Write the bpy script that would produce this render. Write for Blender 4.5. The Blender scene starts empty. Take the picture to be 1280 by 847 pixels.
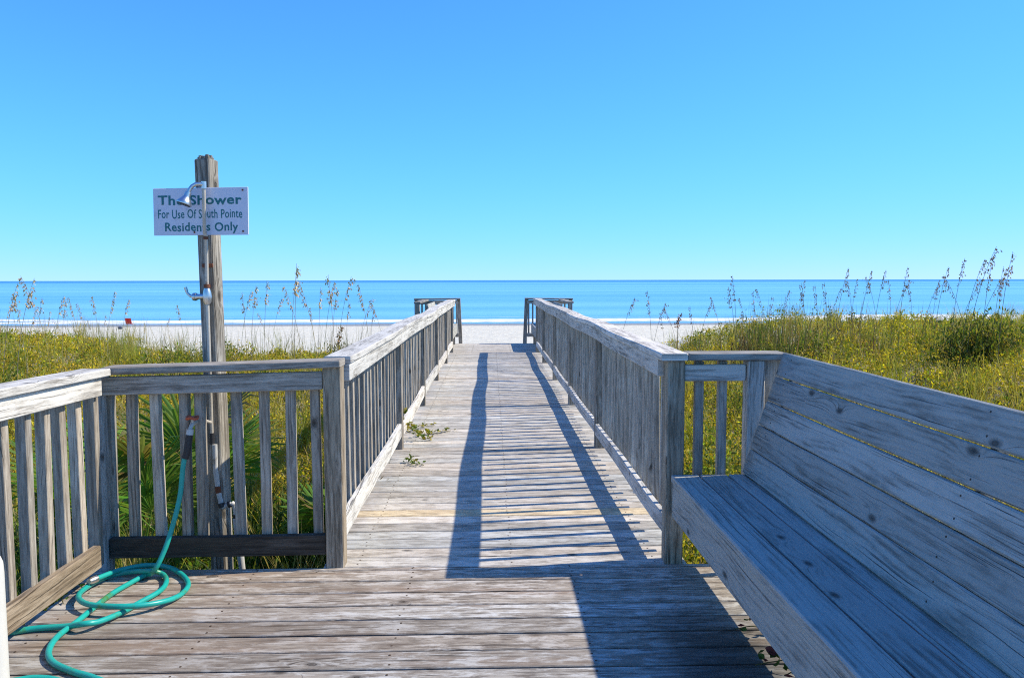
import bpy, math, random
import numpy as np
from mathutils import Vector, Matrix

random.seed(7)
RNG = np.random.default_rng(11)
S = bpy.context.scene
COL = S.collection

# ------------------------------------------------------------------ camera
EYE = 1.47
cam_d = bpy.data.cameras.new('camera')
cam_d.lens = 18.0
cam_d.sensor_width = 23.5
cam_d.clip_start = 0.05
cam_d.clip_end = 60000
cam = bpy.data.objects.new('camera', cam_d)
COL.objects.link(cam)
rot = (Matrix.Rotation(math.radians(-1.52), 4, 'Z') @ Matrix.Rotation(math.radians(90 - 4.289), 4, 'X')
       @ Matrix.Rotation(math.radians(-0.11), 4, 'Z'))
cam.matrix_world = Matrix.Translation((0, 0, EYE)) @ rot
S.camera = cam

# ------------------------------------------------------------------ sky and sun
SUN = Vector((1.07, 0.14, 1.07)).normalized()
EL = math.asin(SUN.z)
AZ = math.atan2(SUN.x, SUN.y)
w = bpy.data.worlds.new("World")
S.world = w
w.use_nodes = True
wn, wl = w.node_tree.nodes, w.node_tree.links
bg = wn['Background']
sky = wn.new('ShaderNodeTexSky')
sky.sky_type = 'NISHITA'
sky.sun_disc = False
sky.sun_elevation = EL
sky.sun_rotation = AZ
sky.altitude = 0
sky.air_density = 0.6
sky.dust_density = 0.0
sky.ozone_density = 3.0
# clear, deeply coloured sky: a gain and a power on each channel
ss = wn.new('ShaderNodeSeparateColor')
cc = wn.new('ShaderNodeCombineColor')
wl.new(sky.outputs[0], ss.inputs[0])
# out = A x^p / (1 + x^p / b) on each channel
for i, (A, pw, b) in enumerate(((0.54, 0.82, 1e6), (1.70, 1.40, 3.29), (2.93, 0.50, 1e6))):
    def wm(op, x, y):
        n_ = wn.new('ShaderNodeMath'); n_.operation = op
        for q, v_ in zip(n_.inputs, (x, y)):
            if isinstance(v_, (int, float)): q.default_value = v_
            else: wl.new(v_, q)
        return n_.outputs[0]
    xp = wm('POWER', ss.outputs[i], pw)
    wl.new(wm('DIVIDE', wm('MULTIPLY', xp, A), wm('ADD', wm('DIVIDE', xp, b), 1.0)), cc.inputs[i])
wl.new(cc.outputs[0], bg.inputs[0])
bg.inputs[1].default_value = 0.15
sun_d = bpy.data.lights.new('sun', 'SUN')
sun_d.energy = 4.8
sun_d.angle = math.radians(0.5)
sun_d.color = (1.0, 0.90, 0.73)
sun = bpy.data.objects.new('sun', sun_d)
COL.objects.link(sun)
sun.location = (20, 3, 20)
sun.rotation_euler = (-SUN).to_track_quat('-Z', 'Y').to_euler()
S.view_settings.view_transform = 'Standard'
S.view_settings.look = 'None'
S.view_settings.gamma = 1
S.view_settings.exposure = 0.35
S.render.engine = 'CYCLES'
S.cycles.max_bounces = 6
S.cycles.filter_width = 1.1
S.cycles.use_denoising = False
S.cycles.transparent_max_bounces = 6

# ------------------------------------------------------------------ helpers
def tag(o, label=None, cat=None, group=None, kind=None):
    if label: o['label'] = label
    if cat: o['category'] = cat
    if group: o['group'] = group
    if kind: o['kind'] = kind
    return o

def empty(name, loc, label, cat, group=None):
    o = bpy.data.objects.new(name, None)
    o.empty_display_size = 0.1
    COL.objects.link(o)
    o.location = loc
    return tag(o, label, cat, group)

def copy_tree(o, parent=None):
    c = o.copy()
    COL.objects.link(c)
    if parent is not None:
        c.parent = parent
    for ch in list(o.children):
        copy_tree(ch, c)
    return c

class MB:
    """collects shapes, builds ONE mesh object"""
    def __init__(s):
        s.v, s.f, s.uv, s.t, s.sm = [], [], [], [], []
    def add(s, verts, faces, uvs=None, tint=(1, 1, 1), smooth=False):
        b = len(s.v)
        s.v += [tuple(p) for p in verts]
        s.t += [tint] * len(verts)
        for i, f in enumerate(faces):
            s.f.append(tuple(k + b for k in f))
            s.uv.append(uvs[i] if uvs else [(0, 0)] * len(f))
            s.sm.append(smooth)
    def board(s, path, a, b, wa, wb, c=0.004, tint=(1, 1, 1)):
        """chamfered board swept along path; a,b = width / thickness directions, wa,wb = full sizes"""
        a = Vector(a).normalized(); b = Vector(b).normalized()
        A, B = wa / 2, wb / 2
        c = min(c, A * .45, B * .45)
        prof = [(-A + c, -B), (A - c, -B), (A, -B + c), (A, B - c), (A - c, B), (-A + c, B), (-A, B - c), (-A, -B + c)]
        per = [0]
        for i in range(8):
            p, q = prof[i], prof[(i + 1) % 8]
            per.append(per[-1] + math.hypot(p[0] - q[0], p[1] - q[1]))
        path = [Vector(p) for p in path]
        L = [0]
        for i in range(1, len(path)):
            L.append(L[-1] + (path[i] - path[i - 1]).length)
        u0, v0 = random.random() * 60, random.random() * 60
        V, F, U = [], [], []
        # slightly rounded ends: one inset ring at each end
        t0 = (path[1] - path[0]).normalized(); t1 = (path[-1] - path[-2]).normalized()
        rings = [(path[0], 1 - c / max(A, B), L[0])]
        rings.append((path[0] + t0 * c, 1, L[0] + c))
        for i in range(1, len(path) - 1):
            rings.append((path[i], 1, L[i]))
        rings.append((path[-1] - t1 * c, 1, L[-1] - c))
        rings.append((path[-1], 1 - c / max(A, B), L[-1]))
        for (p, k, l) in rings:
            for (x, y) in prof:
                V.append(p + a * x * k + b * y * k)
        n = len(rings)
        flip = a.cross(b).dot(path[-1] - path[0]) < 0
        for i in range(n - 1):
            for j in range(8):
                j2 = (j + 1) % 8
                f = [i * 8 + j, i * 8 + j2, (i + 1) * 8 + j2, (i + 1) * 8 + j]
                uv = [(rings[i][2] + u0, per[j] + v0), (rings[i][2] + u0, per[j + 1] + v0),
                      (rings[i + 1][2] + u0, per[j + 1] + v0), (rings[i + 1][2] + u0, per[j] + v0)]
                if flip: f.reverse(); uv.reverse()
                F.append(f); U.append(uv)
        for i in (0, n - 1):
            f = [i * 8 + j for j in range(8)]
            if (i == 0) != flip: f.reverse()
            F.append(f)
            U.append([(u0 + prof[k % 8][0] * .3, v0 + prof[k % 8][1]) for k in f])
        s.add(V, F, U, tint)
        return s
    def box(s, x0, x1, y0, y1, z0, z1, c=0.004, tint=(1, 1, 1)):
        d = (x1 - x0, y1 - y0, z1 - z0)
        k = max(range(3), key=lambda i: d[i])
        m = ((x0 + x1) / 2, (y0 + y1) / 2, (z0 + z1) / 2)
        ax = [(1, 0, 0), (0, 1, 0), (0, 0, 1)]
        o = [i for i in range(3) if i != k]
        p0, p1 = list(m), list(m)
        p0[k] -= d[k] / 2; p1[k] += d[k] / 2
        return s.board([p0, p1], ax[o[0]], ax[o[1]], d[o[0]], d[o[1]], c, tint)
    def tube(s, path, r, n=10, tint=(1, 1, 1), caps=True):
        path = [Vector(p) for p in path]
        m = len(path)
        rr = r if isinstance(r, (list, tuple)) else [r] * m
        V, F, U = [], [], []
        T = []
        for i in range(m):
            q = path[min(i + 1, m - 1)] - path[max(i - 1, 0)]
            T.append(q.normalized() if q.length > 1e-9 else Vector((0, 0, 1)))
        up = Vector((0, 0, 1)) if abs(T[0].z) < .9 else Vector((1, 0, 0))
        N = (up - T[0] * up.dot(T[0])).normalized()
        l = 0
        for i in range(m):
            N = N - T[i] * N.dot(T[i])
            N = N.normalized() if N.length > 1e-6 else T[i].orthogonal().normalized()
            Bn = T[i].cross(N)
            for j in range(n):
                a = 2 * math.pi * j / n
                V.append(path[i] + (N * math.cos(a) + Bn * math.sin(a)) * rr[i])
        for i in range(m - 1):
            l2 = l + (path[i + 1] - path[i]).length
            for j in range(n):
                j2 = (j + 1) % n
                F.append((i * n + j, i * n + j2, (i + 1) * n + j2, (i + 1) * n + j))
                U.append([(l, j / n), (l, (j + 1) / n), (l2, (j + 1) / n), (l2, j / n)])
            l = l2
        s.add(V, F, U, tint, True)
        if caps:
            b = len(s.v)
            s.add(V[:n], [tuple(range(n - 1, -1, -1))], None, tint)
            s.add(V[-n:], [tuple(range(n))], None, tint)
        return s
    def build(s, name, mat, parent=None):
        off = Vector(parent.location) if (parent is not None and parent.type == 'EMPTY') else Vector((0, 0, 0))
        if parent is not None and parent.parent is not None:
            off = Vector(parent.parent.location)
        me = bpy.data.meshes.new(name)
        me.from_pydata([(p[0] - off.x, p[1] - off.y, p[2] - off.z) for p in s.v], [], s.f)
        uvl = me.uv_layers.new(name='UVMap')
        flat = [c for f in s.uv for q in f for c in q]
        uvl.data.foreach_set('uv', flat)
        at = me.attributes.new('tint', 'FLOAT_COLOR', 'POINT')
        at.data.foreach_set('color', [c for t in s.t for c in (t[0], t[1], t[2], 1)])
        me.polygons.foreach_set('use_smooth', s.sm)
        me.materials.append(mat)
        me.update()
        o = bpy.data.objects.new(name, me)
        COL.objects.link(o)
        if parent is not None: o.parent = parent
        return o

def array_mesh(name, V, F4, T, mat, parent=None, off=(0, 0, 0), smooth=False):
    """fast mesh from numpy: V (n,3), F4 (m,4) quads, T (n,3) tint"""
    me = bpy.data.meshes.new(name)
    V = np.asarray(V, np.float32) - np.asarray(off, np.float32)
    n, m = len(V), len(F4)
    me.vertices.add(n); me.vertices.foreach_set('co', V.ravel())
    me.loops.add(m * 4); me.loops.foreach_set('vertex_index', np.asarray(F4, np.int32).ravel())
    me.polygons.add(m)
    me.polygons.foreach_set('loop_start', np.arange(0, m * 4, 4, dtype=np.int32))
    me.polygons.foreach_set('loop_total', np.full(m, 4, np.int32))
    at = me.attributes.new('tint', 'FLOAT_COLOR', 'POINT')
    C = np.ones((n, 4), np.float32); C[:, :3] = T
    at.data.foreach_set('color', C.ravel())
    if smooth: me.polygons.foreach_set('use_smooth', np.ones(m, bool))
    me.update(calc_edges=True)
    me.materials.append(mat)
    o = bpy.data.objects.new(name, me)
    COL.objects.link(o)
    if parent is not None: o.parent = parent
    return o

# ------------------------------------------------------------------ materials
class NT:
    def __init__(s, name):
        s.m = bpy.data.materials.new(name)
        s.m.use_nodes = True
        s.t = s.m.node_tree
        s.N, s.L = s.t.nodes, s.t.links
        s.p = s.N['Principled BSDF']
    def put(s, sock, v):
        if hasattr(v, 'is_output') or isinstance(v, bpy.types.NodeSocket): s.L.new(v, sock)
        else: sock.default_value = v
    def math(s, op, a, b=0.0, c=None, clamp=False):
        n = s.N.new('ShaderNodeMath'); n.operation = op; n.use_clamp = clamp
        s.put(n.inputs[0], a); s.put(n.inputs[1], b)
        if c is not None: s.put(n.inputs[2], c)
        return n.outputs[0]
    def xyz(s, x, y, z=0.0):
        n = s.N.new('ShaderNodeCombineXYZ')
        s.put(n.inputs[0], x); s.put(n.inputs[1], y); s.put(n.inputs[2], z)
        return n.outputs[0]
    def sep(s, v):
        n = s.N.new('ShaderNodeSeparateXYZ'); s.put(n.inputs[0], v); return n.outputs
    def noise(s, vec, scale=1.0, detail=4, rough=.55, dist=0.0):
        n = s.N.new('ShaderNodeTexNoise')
        if vec is not None: s.L.new(vec, n.inputs['Vector'])
        n.inputs['Scale'].default_value = scale; n.inputs['Detail'].default_value = detail
        n.inputs['Roughness'].default_value = rough; n.inputs['Distortion'].default_value = dist
        return n.outputs['Fac']
    def ramp(s, fac, stops, interp='LINEAR'):
        n = s.N.new('ShaderNodeValToRGB'); n.color_ramp.interpolation = interp
        e = n.color_ramp.elements
        while len(e) < len(stops): e.new(.5)
        for i, (p, c) in enumerate(stops):
            e[i].position = p
            e[i].color = (c, c, c, 1) if isinstance(c, (int, float)) else (*c, 1)
        s.L.new(fac, n.inputs[0]); return n.outputs[0]
    def step(s, fac, lo, hi):
        n = s.N.new('ShaderNodeMapRange'); n.interpolation_type = 'SMOOTHSTEP'
        s.put(n.inputs['Value'], fac); n.inputs['From Min'].default_value = lo; n.inputs['From Max'].default_value = hi
        return n.outputs[0]
    def mix(s, fac, a, b, mode='MIX'):
        n = s.N.new('ShaderNodeMix'); n.data_type = 'RGBA'; n.blend_type = mode
        s.put(n.inputs[0], fac)
        for sock, v in ((n.inputs[6], a), (n.inputs[7], b)):
            if isinstance(v, tuple): sock.default_value = (*v, 1)
            else: s.L.new(v, sock)
        return n.outputs[2]
    def attr(s, name):
        n = s.N.new('ShaderNodeAttribute'); n.attribute_name = name; return n.outputs['Color']
    def pos(s):
        return s.N.new('ShaderNodeNewGeometry').outputs['Position']
    def bump(s, h, strength=.5, dist=.01):
        n = s.N.new('ShaderNodeBump'); n.inputs['Strength'].default_value = strength; n.inputs['Distance'].default_value = dist
        s.L.new(h, n.inputs['Height']); s.L.new(n.outputs[0], s.p.inputs['Normal'])

def wood(name, light, dark, paint=(.62, .62, .6), paint_amt=.4, knots=.5, figure=.5, crack=.6, stain=None, warm=None, fs=1.0, hard=1.0, um=3.4, pu=2.2, pv=10.0, smudge=.55, su=2.2, sv=9.0):
    k = NT(name)
    uvn = k.N.new('ShaderNodeUVMap')
    uv = k.sep(uvn.outputs[0])
    rnd = k.N.new('ShaderNodeObjectInfo').outputs['Random']
    u = k.math('ADD', uv[0], k.math('MULTIPLY', rnd, 91.0))
    v = k.math('ADD', uv[1], k.math('MULTIPLY', rnd, 37.0))
    # knots
    wob = k.noise(k.xyz(k.math('MULTIPLY', u, 3.0), k.math('MULTIPLY', v, 8.0)), 1, 2)
    vor = k.N.new('ShaderNodeTexVoronoi'); vor.voronoi_dimensions = '2D'; vor.inputs['Scale'].default_value = 1
    k.L.new(k.xyz(k.math('ADD', k.math('MULTIPLY', u, 3.4), k.math('MULTIPLY', wob, .25)), k.math('MULTIPLY', v, 6.5)), vor.inputs['Vector'])
    d = vor.outputs['Distance']
    sel = k.math('GREATER_THAN', k.sep(vor.outputs['Color'])[0], 1 - knots)
    near = k.math('MULTIPLY', k.math('POWER', 2.718, k.math('MULTIPLY', d, -6.5)), sel)
    # growth-ring figure that bends round the knots
    low = k.noise(k.xyz(k.math('MULTIPLY', u, .9), k.math('MULTIPLY', v, 5.0), 3.1), 1, 3, .5)
    ph = k.math('ADD', k.math('MULTIPLY', v, 210.0), k.math('ADD', k.math('MULTIPLY', low, 34.0), k.math('MULTIPLY', near, 26.0)))
    ring = k.math('MULTIPLY_ADD', k.math('SINE', ph), .5, .5)
    fine = k.noise(k.xyz(k.math('MULTIPLY', u, 9.0), k.math('MULTIPLY', v, 170.0 * fs)), 1, 6, .75)
    mid = k.noise(k.xyz(k.math('MULTIPLY', u, um), k.math('MULTIPLY', v, 42.0 * fs), 7.7), 1, 7, .72)
    g = k.math('ADD', k.math('MULTIPLY', fine, .5), k.math('MULTIPLY', mid, .5))
    g = k.math('ADD', g, k.math('MULTIPLY', k.math('SUBTRACT', ring, .5), .16 * figure))
    gr = k.step(g, .48 - .14 / hard, .48 + .14 / hard)
    col = k.mix(gr, dark, light)
    if warm:
        col = k.mix(k.math('MULTIPLY', k.step(k.noise(k.xyz(k.math('MULTIPLY', u, .8), k.math('MULTIPLY', v, 7.0), 9), 1, 4), .48, .68), .8), col, warm)
    # worn remains of pale paint / bleaching
    pm = k.noise(k.xyz(k.math('MULTIPLY', u, pu), k.math('MULTIPLY', v, pv), 5.0), 1, 8, .72)
    pm = k.math('ADD', k.math('MULTIPLY', pm, .7), k.math('MULTIPLY', g, .3))
    c0 = .62 - .3 * paint_amt
    pmask = k.step(pm, c0 + .02 - .07 / hard, c0 + .02 + .07 / hard)
    col = k.mix(k.math('MULTIPLY', pmask, .85), col, paint)
    # dark cracks along the grain and dark knots
    cr = k.noise(k.xyz(k.math('MULTIPLY', u, 1.1), k.math('ADD', k.math('MULTIPLY', v, 95.0 * fs), k.math('ADD', k.math('MULTIPLY', low, 9.0), k.math('MULTIPLY', near, 9.0))), 21.0), 1, 3, .6)
    crm = k.step(cr, .59, .65)
    area = k.step(k.noise(k.xyz(k.math('MULTIPLY', u, .8), k.math('MULTIPLY', v, 6.0), 33.0), 1, 3), .42, .62)
    crm = k.math('MULTIPLY', crm, k.math('MULTIPLY_ADD', area, .8, .2))
    col = k.mix(k.math('MULTIPLY', crm, crack), col, tuple(c * .22 for c in dark))
    kn = k.math('MULTIPLY', k.math('SUBTRACT', 1.0, k.step(k.math('ADD', d, k.math('MULTIPLY', wob, .05)), .05, .17)), sel)
    col = k.mix(k.math('MULTIPLY', kn, k.math('MULTIPLY_ADD', ring, .15, .75)), col, tuple(c * .25 for c in dark))
    halo = k.math('MULTIPLY', k.math('MULTIPLY', near, k.step(ring, .35, .9)), .55)
    col = k.mix(k.math('MULTIPLY', halo, .45), col, tuple(c * .6 for c in dark))
    # grey mildew smudges
    sm = k.noise(k.xyz(k.math('MULTIPLY', u, su), k.math('MULTIPLY', v, sv), 14.0), 1, 5, .6)
    col = k.mix(k.math('MULTIPLY', k.step(sm, .56, .74), smudge), col, tuple(c * .5 for c in dark))
    if stain:
        col = stain(k, col)
    col = k.mix(1.0, col, k.attr('tint'), 'MULTIPLY')
    br = k.math('MULTIPLY_ADD', k.math('FRACT', k.math('MULTIPLY', rnd, 7.31)), .24, .88)
    col = k.mix(1.0, col, k.xyz(br, br, br), 'MULTIPLY')
    k.L.new(col, k.p.inputs['Base Color'])
    k.p.inputs['Roughness'].default_value = .82
    k.p.inputs['Specular IOR Level'].default_value = .25
    h = k.math('SUBTRACT', g, k.math('MULTIPLY', k.math('ADD', crm, k.math('MULTIPLY', kn, .4)), .5))
    k.bump(h, .8, .006)
    return k.m

def plain(name, col, rough=.5, metal=0.0, noise_amt=.15, nscale=30, bump=0.0, dirt=None, spec=.5):
    k = NT(name)
    n = k.noise(k.pos(), nscale, 5, .6)
    f = k.math('MULTIPLY_ADD', n, 2 * noise_amt, 1 - noise_amt)
    c = k.mix(1.0, col, k.xyz(f, f, f), 'MULTIPLY')
    if dirt:
        c = k.mix(k.step(k.noise(k.pos(), nscale * .35, 5, .65), dirt[1], dirt[1] + .12), c, dirt[0])
    k.L.new(c, k.p.inputs['Base Color'])
    k.p.inputs['Roughness'].default_value = rough
    k.p.inputs['Metallic'].default_value = metal
    k.p.inputs['Specular IOR Level'].default_value = spec
    if bump: k.bump(n, bump, .003)
    return k.m

def deck_stain(k, col):
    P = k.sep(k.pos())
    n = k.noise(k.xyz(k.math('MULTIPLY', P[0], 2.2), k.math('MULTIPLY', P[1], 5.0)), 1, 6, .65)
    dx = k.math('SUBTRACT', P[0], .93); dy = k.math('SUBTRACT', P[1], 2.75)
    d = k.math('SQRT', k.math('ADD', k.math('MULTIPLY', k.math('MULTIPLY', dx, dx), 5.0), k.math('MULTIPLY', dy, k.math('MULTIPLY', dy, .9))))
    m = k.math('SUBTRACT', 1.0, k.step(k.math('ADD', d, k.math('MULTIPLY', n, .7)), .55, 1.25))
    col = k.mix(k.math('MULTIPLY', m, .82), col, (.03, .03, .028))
    # brown damp stains beside the hose tap
    dx = k.math('SUBTRACT', P[0], -1.35); dy = k.math('SUBTRACT', P[1], 3.3)
    d2 = k.math('SQRT', k.math('ADD', k.math('MULTIPLY', dx, dx), k.math('MULTIPLY', dy, k.math('MULTIPLY', dy, 2.5))))
    m2 = k.math('SUBTRACT', 1.0, k.step(k.math('ADD', d2, k.math('MULTIPLY', n, 1.2)), .7, 1.9))
    return k.mix(k.math('MULTIPLY', m2, .45), col, (.20, .145, .105))

M = {}
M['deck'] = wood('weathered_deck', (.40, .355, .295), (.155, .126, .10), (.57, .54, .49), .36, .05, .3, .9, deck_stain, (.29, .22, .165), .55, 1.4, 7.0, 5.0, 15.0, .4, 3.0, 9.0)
M['walk'] = wood('bleached_walk', (.49, .455, .395), (.21, .188, .158), (.59, .56, .505), .44, .04, .3, .8, None, (.46, .41, .345), .55, 1.1, 8.0, 5.0, 14.0, .28, 3.0, 7.0)
M['rail'] = wood('bleached_rail', (.53, .505, .46), (.23, .21, .18), (.64, .615, .565), .5, .08, .4, .75, None, None, .8, 1.15)
M['railgrey'] = wood('grey_rail', (.44, .405, .355), (.19, .168, .14), (.54, .51, .46), .35, .10, .4, .8, None, None, .8, 1.1)
M['post'] = wood('grey_post', (.39, .35, .29), (.15, .127, .10), (.50, .465, .41), .3, .10, .5, .85, None, None, .8, 1.15)
M['baluster'] = wood('grey_baluster', (.46, .415, .35), (.20, .172, .14), (.56, .525, .46), .3, .08, .4, .7, None, None, .8, 1.0)
M['bench'] = wood('pale_bench', (.375, .37, .33), (.165, .158, .138), (.46, .455, .41), .62, .14, .8, .95, None, None, 1.6, .85, 2.2, 2.4, 13.0, .6, 1.6, 6.5)
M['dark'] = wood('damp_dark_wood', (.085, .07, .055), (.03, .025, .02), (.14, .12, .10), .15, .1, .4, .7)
M['showerpost'] = wood('shower_post_wood', (.34, .315, .265), (.095, .08, .064), (.48, .455, .405), .28, .15, .5, .9)
M['chrome'] = plain('dull_chrome', (.66, .66, .64), .34, 1.0, .1, 40)
M['pipe'] = plain('galvanised_pipe', (.52, .48, .41), .5, .25, .25, 35, .2, ((.32, .2, .12), .62))
M['rust'] = plain('rust', (.16, .055, .025), .85, .0, .4, 60, .5)
M['redrust'] = plain('rusty_red_paint', (.50, .10, .04), .7, .0, .3, 80, .4, ((.75, .55, .45), .6))
M['pvc'] = plain('white_pvc', (.52, .52, .50), .45, .0, .12, 25, 0, ((.30, .26, .21), .56))
M['black'] = plain('black_tape', (.025, .025, .028), .5, .0, .3, 60, .3)
M['hose'] = plain('green_hose', (.012, .36, .31), .36, .0, .2, 14, .05, ((.06, .21, .06), .58))
M['white'] = plain('old_white_paint', (.62, .62, .58), .45, .0, .06, 14, .1, ((.66, .63, .52), .64))
M['sign'] = plain('sign_board', (.62, .64, .74), .45, .0, .06, 18, .05, ((.44, .46, .56), .62))
M['lettering'] = plain('green_lettering', (.006, .15, .165), .5, .0, .3, 60)
M['redcloth'] = plain('red_canvas', (.55, .02, .02), .8)
M['bluecloth'] = plain('navy_canvas', (.03, .05, .12), .8)
M['alu'] = plain('aluminium', (.6, .6, .6), .4, 1.0)

def leaf_mat(name, trans=.45, rough=.6, gain=1.0):
    k = NT(name)
    c = k.attr('tint')
    if gain != 1: c = k.mix(1.0, c, (gain, gain, gain), 'MULTIPLY')
    k.L.new(c, k.p.inputs['Base Color'])
    k.p.inputs['Roughness'].default_value = rough
    k.p.inputs['Specular IOR Level'].default_value = .25
    tr = k.N.new('ShaderNodeBsdfTranslucent')
    k.L.new(k.mix(1.0, c, (1.25, 1.3, .6), 'MULTIPLY'), tr.inputs[0])
    ms = k.N.new('ShaderNodeMixShader'); ms.inputs[0].default_value = trans
    k.L.new(k.p.outputs[0], ms.inputs[1]); k.L.new(tr.outputs[0], ms.inputs[2])
    k.L.new(ms.outputs[0], k.N['Material Output'].inputs[0])
    return k.m
M['leaf'] = leaf_mat('leaf')
M['stalk'] = leaf_mat('dry_stalk', .2, .7)
M['petal'] = leaf_mat('petal', .3, .6)

# ------------------------------------------------------------------ terrain
def sm(x, a, b):
    t = np.clip((x - a) / (b - a), 0, 1)
    return t * t * (3 - 2 * t)

def hnoise(x, y):
    return (np.sin(x * .9 + 1.3) * np.cos(y * .7 - .4) + .5 * np.sin(x * 2.1 - y * 1.3) + .3 * np.cos(x * 3.7 + y * 2.9)) / 1.8

def veg_end(x):
    """how far out (y) the dune plants reach"""
    left = 16.5 + 4.5 * sm(-x, 6.5, 11)
    right = 17.0 + 5.0 * sm(x, 2.5, 7)
    return np.where(x < 0, left, right)

def ground_z(x, y):
    x = np.asarray(x, float); y = np.asarray(y, float)
    z = -.78 + .30 * sm(y, 5, 18) + .26 * sm(-x, -.5, 2) * sm(y, 6, 12) + .62 * sm(x, 2.0, 9.0) * sm(y, 3.5, 12) + .12 * sm(-x, 7, 14) * sm(y, 8, 16)
    z = z + .07 * hnoise(x, y)
    ye = veg_end(x)
    fall = sm(y, ye, ye + 13)
    beach = -2.15 - np.clip(y - 30, 0, 400) * .0166 + .02 * hnoise(x * .4, y * .6)
    return z * (1 - fall) + beach * fall

xs = np.concatenate([-np.geomspace(600, 14, 26), np.linspace(-13.5, 13.5, 109), np.geomspace(14, 600, 26)])
ys = np.concatenate([np.linspace(-40, 2, 15), np.linspace(2.3, 34, 128), np.linspace(34.6, 100, 70), [140, 250]])
X, Y = np.meshgrid(xs, ys)
Z = ground_z(X, Y)
nx, ny = len(xs), len(ys)
I = np.arange(nx * ny).reshape(ny, nx)
Q = np.stack([I[:-1, :-1], I[:-1, 1:], I[1:, 1:], I[1:, :-1]], -1).reshape(-1, 4)
k = NT('sand')
P = k.pos(); Ps = k.sep(P)
n1 = k.noise(P, 1.1, 6, .6); n2 = k.noise(P, 22, 4, .6)
c = k.mix(k.step(n1, .35, .7), (.66, .63, .53), (.56, .53, .44))
c = k.mix(k.math('MULTIPLY', k.step(n2, .5, .8), .25), c, (.36, .32, .26))
# plant litter on the dune, damp sand near the water line
veg = k.math('SUBTRACT', 1.0, k.step(k.math('ADD', Ps[1], k.math('MULTIPLY', n1, 4.0)), 16, 25))
c = k.mix(k.math('MULTIPLY', veg, .85), c, k.mix(k.step(n2, .4, .6), (.17, .14, .085), (.33, .28, .18)))
wetn = k.noise(k.xyz(k.math('MULTIPLY', Ps[0], .03), k.math('MULTIPLY', Ps[1], .15)), 1, 4)
wet = k.step(k.math('ADD', Ps[1], k.math('MULTIPLY', k.math('SUBTRACT', wetn, .5), 5.0)), 73.5, 77.5)
c = k.mix(wet, c, (.27, .255, .235))
k.L.new(c, k.p.inputs['Base Color'])
k.put(k.p.inputs['Roughness'], k.math('MULTIPLY_ADD', wet, -.5, .9))
k.p.inputs['Specular IOR Level'].default_value = .3
n3 = k.noise(P, 2.6, 3, .5)
k.bump(k.math('ADD', k.math('ADD', n1, k.math('MULTIPLY', n3, .8)), k.math('MULTIPLY', n2, .3)), .8, .14)
sand = array_mesh('beach_sand', np.stack([X.ravel(), Y.ravel(), Z.ravel()], 1), Q, np.ones((nx * ny, 3)), k.m, smooth=True)
tag(sand, 'pale sand of the dune and the beach running down to the sea', 'sand', kind='structure')

# ------------------------------------------------------------------ sea
SEA = -3.0
sx = np.concatenate([-np.geomspace(40000, 200, 20), np.linspace(-180, 180, 31), np.geomspace(200, 40000, 20)])
sy = np.concatenate([np.linspace(76, 130, 28), np.geomspace(135, 45000, 40)])
X, Y = np.meshgrid(sx, sy)
Z = np.full_like(X, SEA)
nx, ny = len(sx), len(sy)
I = np.arange(nx * ny).reshape(ny, nx)
Q = np.stack([I[:-1, :-1], I[:-1, 1:], I[1:, 1:], I[1:, :-1]], -1).reshape(-1, 4)
k = NT('sea_water')
P = k.pos(); Ps = k.sep(P)
b1 = k.noise(k.xyz(k.math('MULTIPLY', Ps[0], .0012), k.math('MULTIPLY', Ps[1], .011), 1.0), 1, 4, .6)
b2 = k.noise(k.xyz(k.math('MULTIPLY', Ps[0], .006), k.math('MULTIPLY', Ps[1], .06), 4.0), 1, 3, .6)
b3 = k.noise(k.xyz(k.math('MULTIPLY', Ps[0], .0002), k.math('MULTIPLY', Ps[1], .0016), 9.0), 1, 3, .6)
b = k.math('ADD', k.math('MULTIPLY', b1, .4), k.math('ADD', k.math('MULTIPLY', b2, .25), k.math('MULTIPLY', b3, .35)))
c = k.mix(k.step(b, .40, .60), (.09, .34, .62), (.19, .49, .74))
far = k.step(Ps[1], 1100, 2200)
c = k.mix(far, c, (.04, .20, .46))
k.L.new(c, k.p.inputs['Base Color'])
k.p.inputs['Roughness'].default_value = .32
k.p.inputs['IOR'].default_value = 1.33
k.p.inputs['Specular IOR Level'].default_value = .22
wv = k.noise(k.xyz(k.math('MULTIPLY', Ps[0], .35), k.math('MULTIPLY', Ps[1], 1.0)), 1, 5, .6)
k.bump(wv, .5, .35)
tag(array_mesh('sea_water', np.stack([X.ravel(), Y.ravel(), Z.ravel()], 1), Q, np.ones((nx * ny, 3)), k.m, smooth=True),
    'calm blue sea reaching to the horizon', 'sea', kind='structure')

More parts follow.
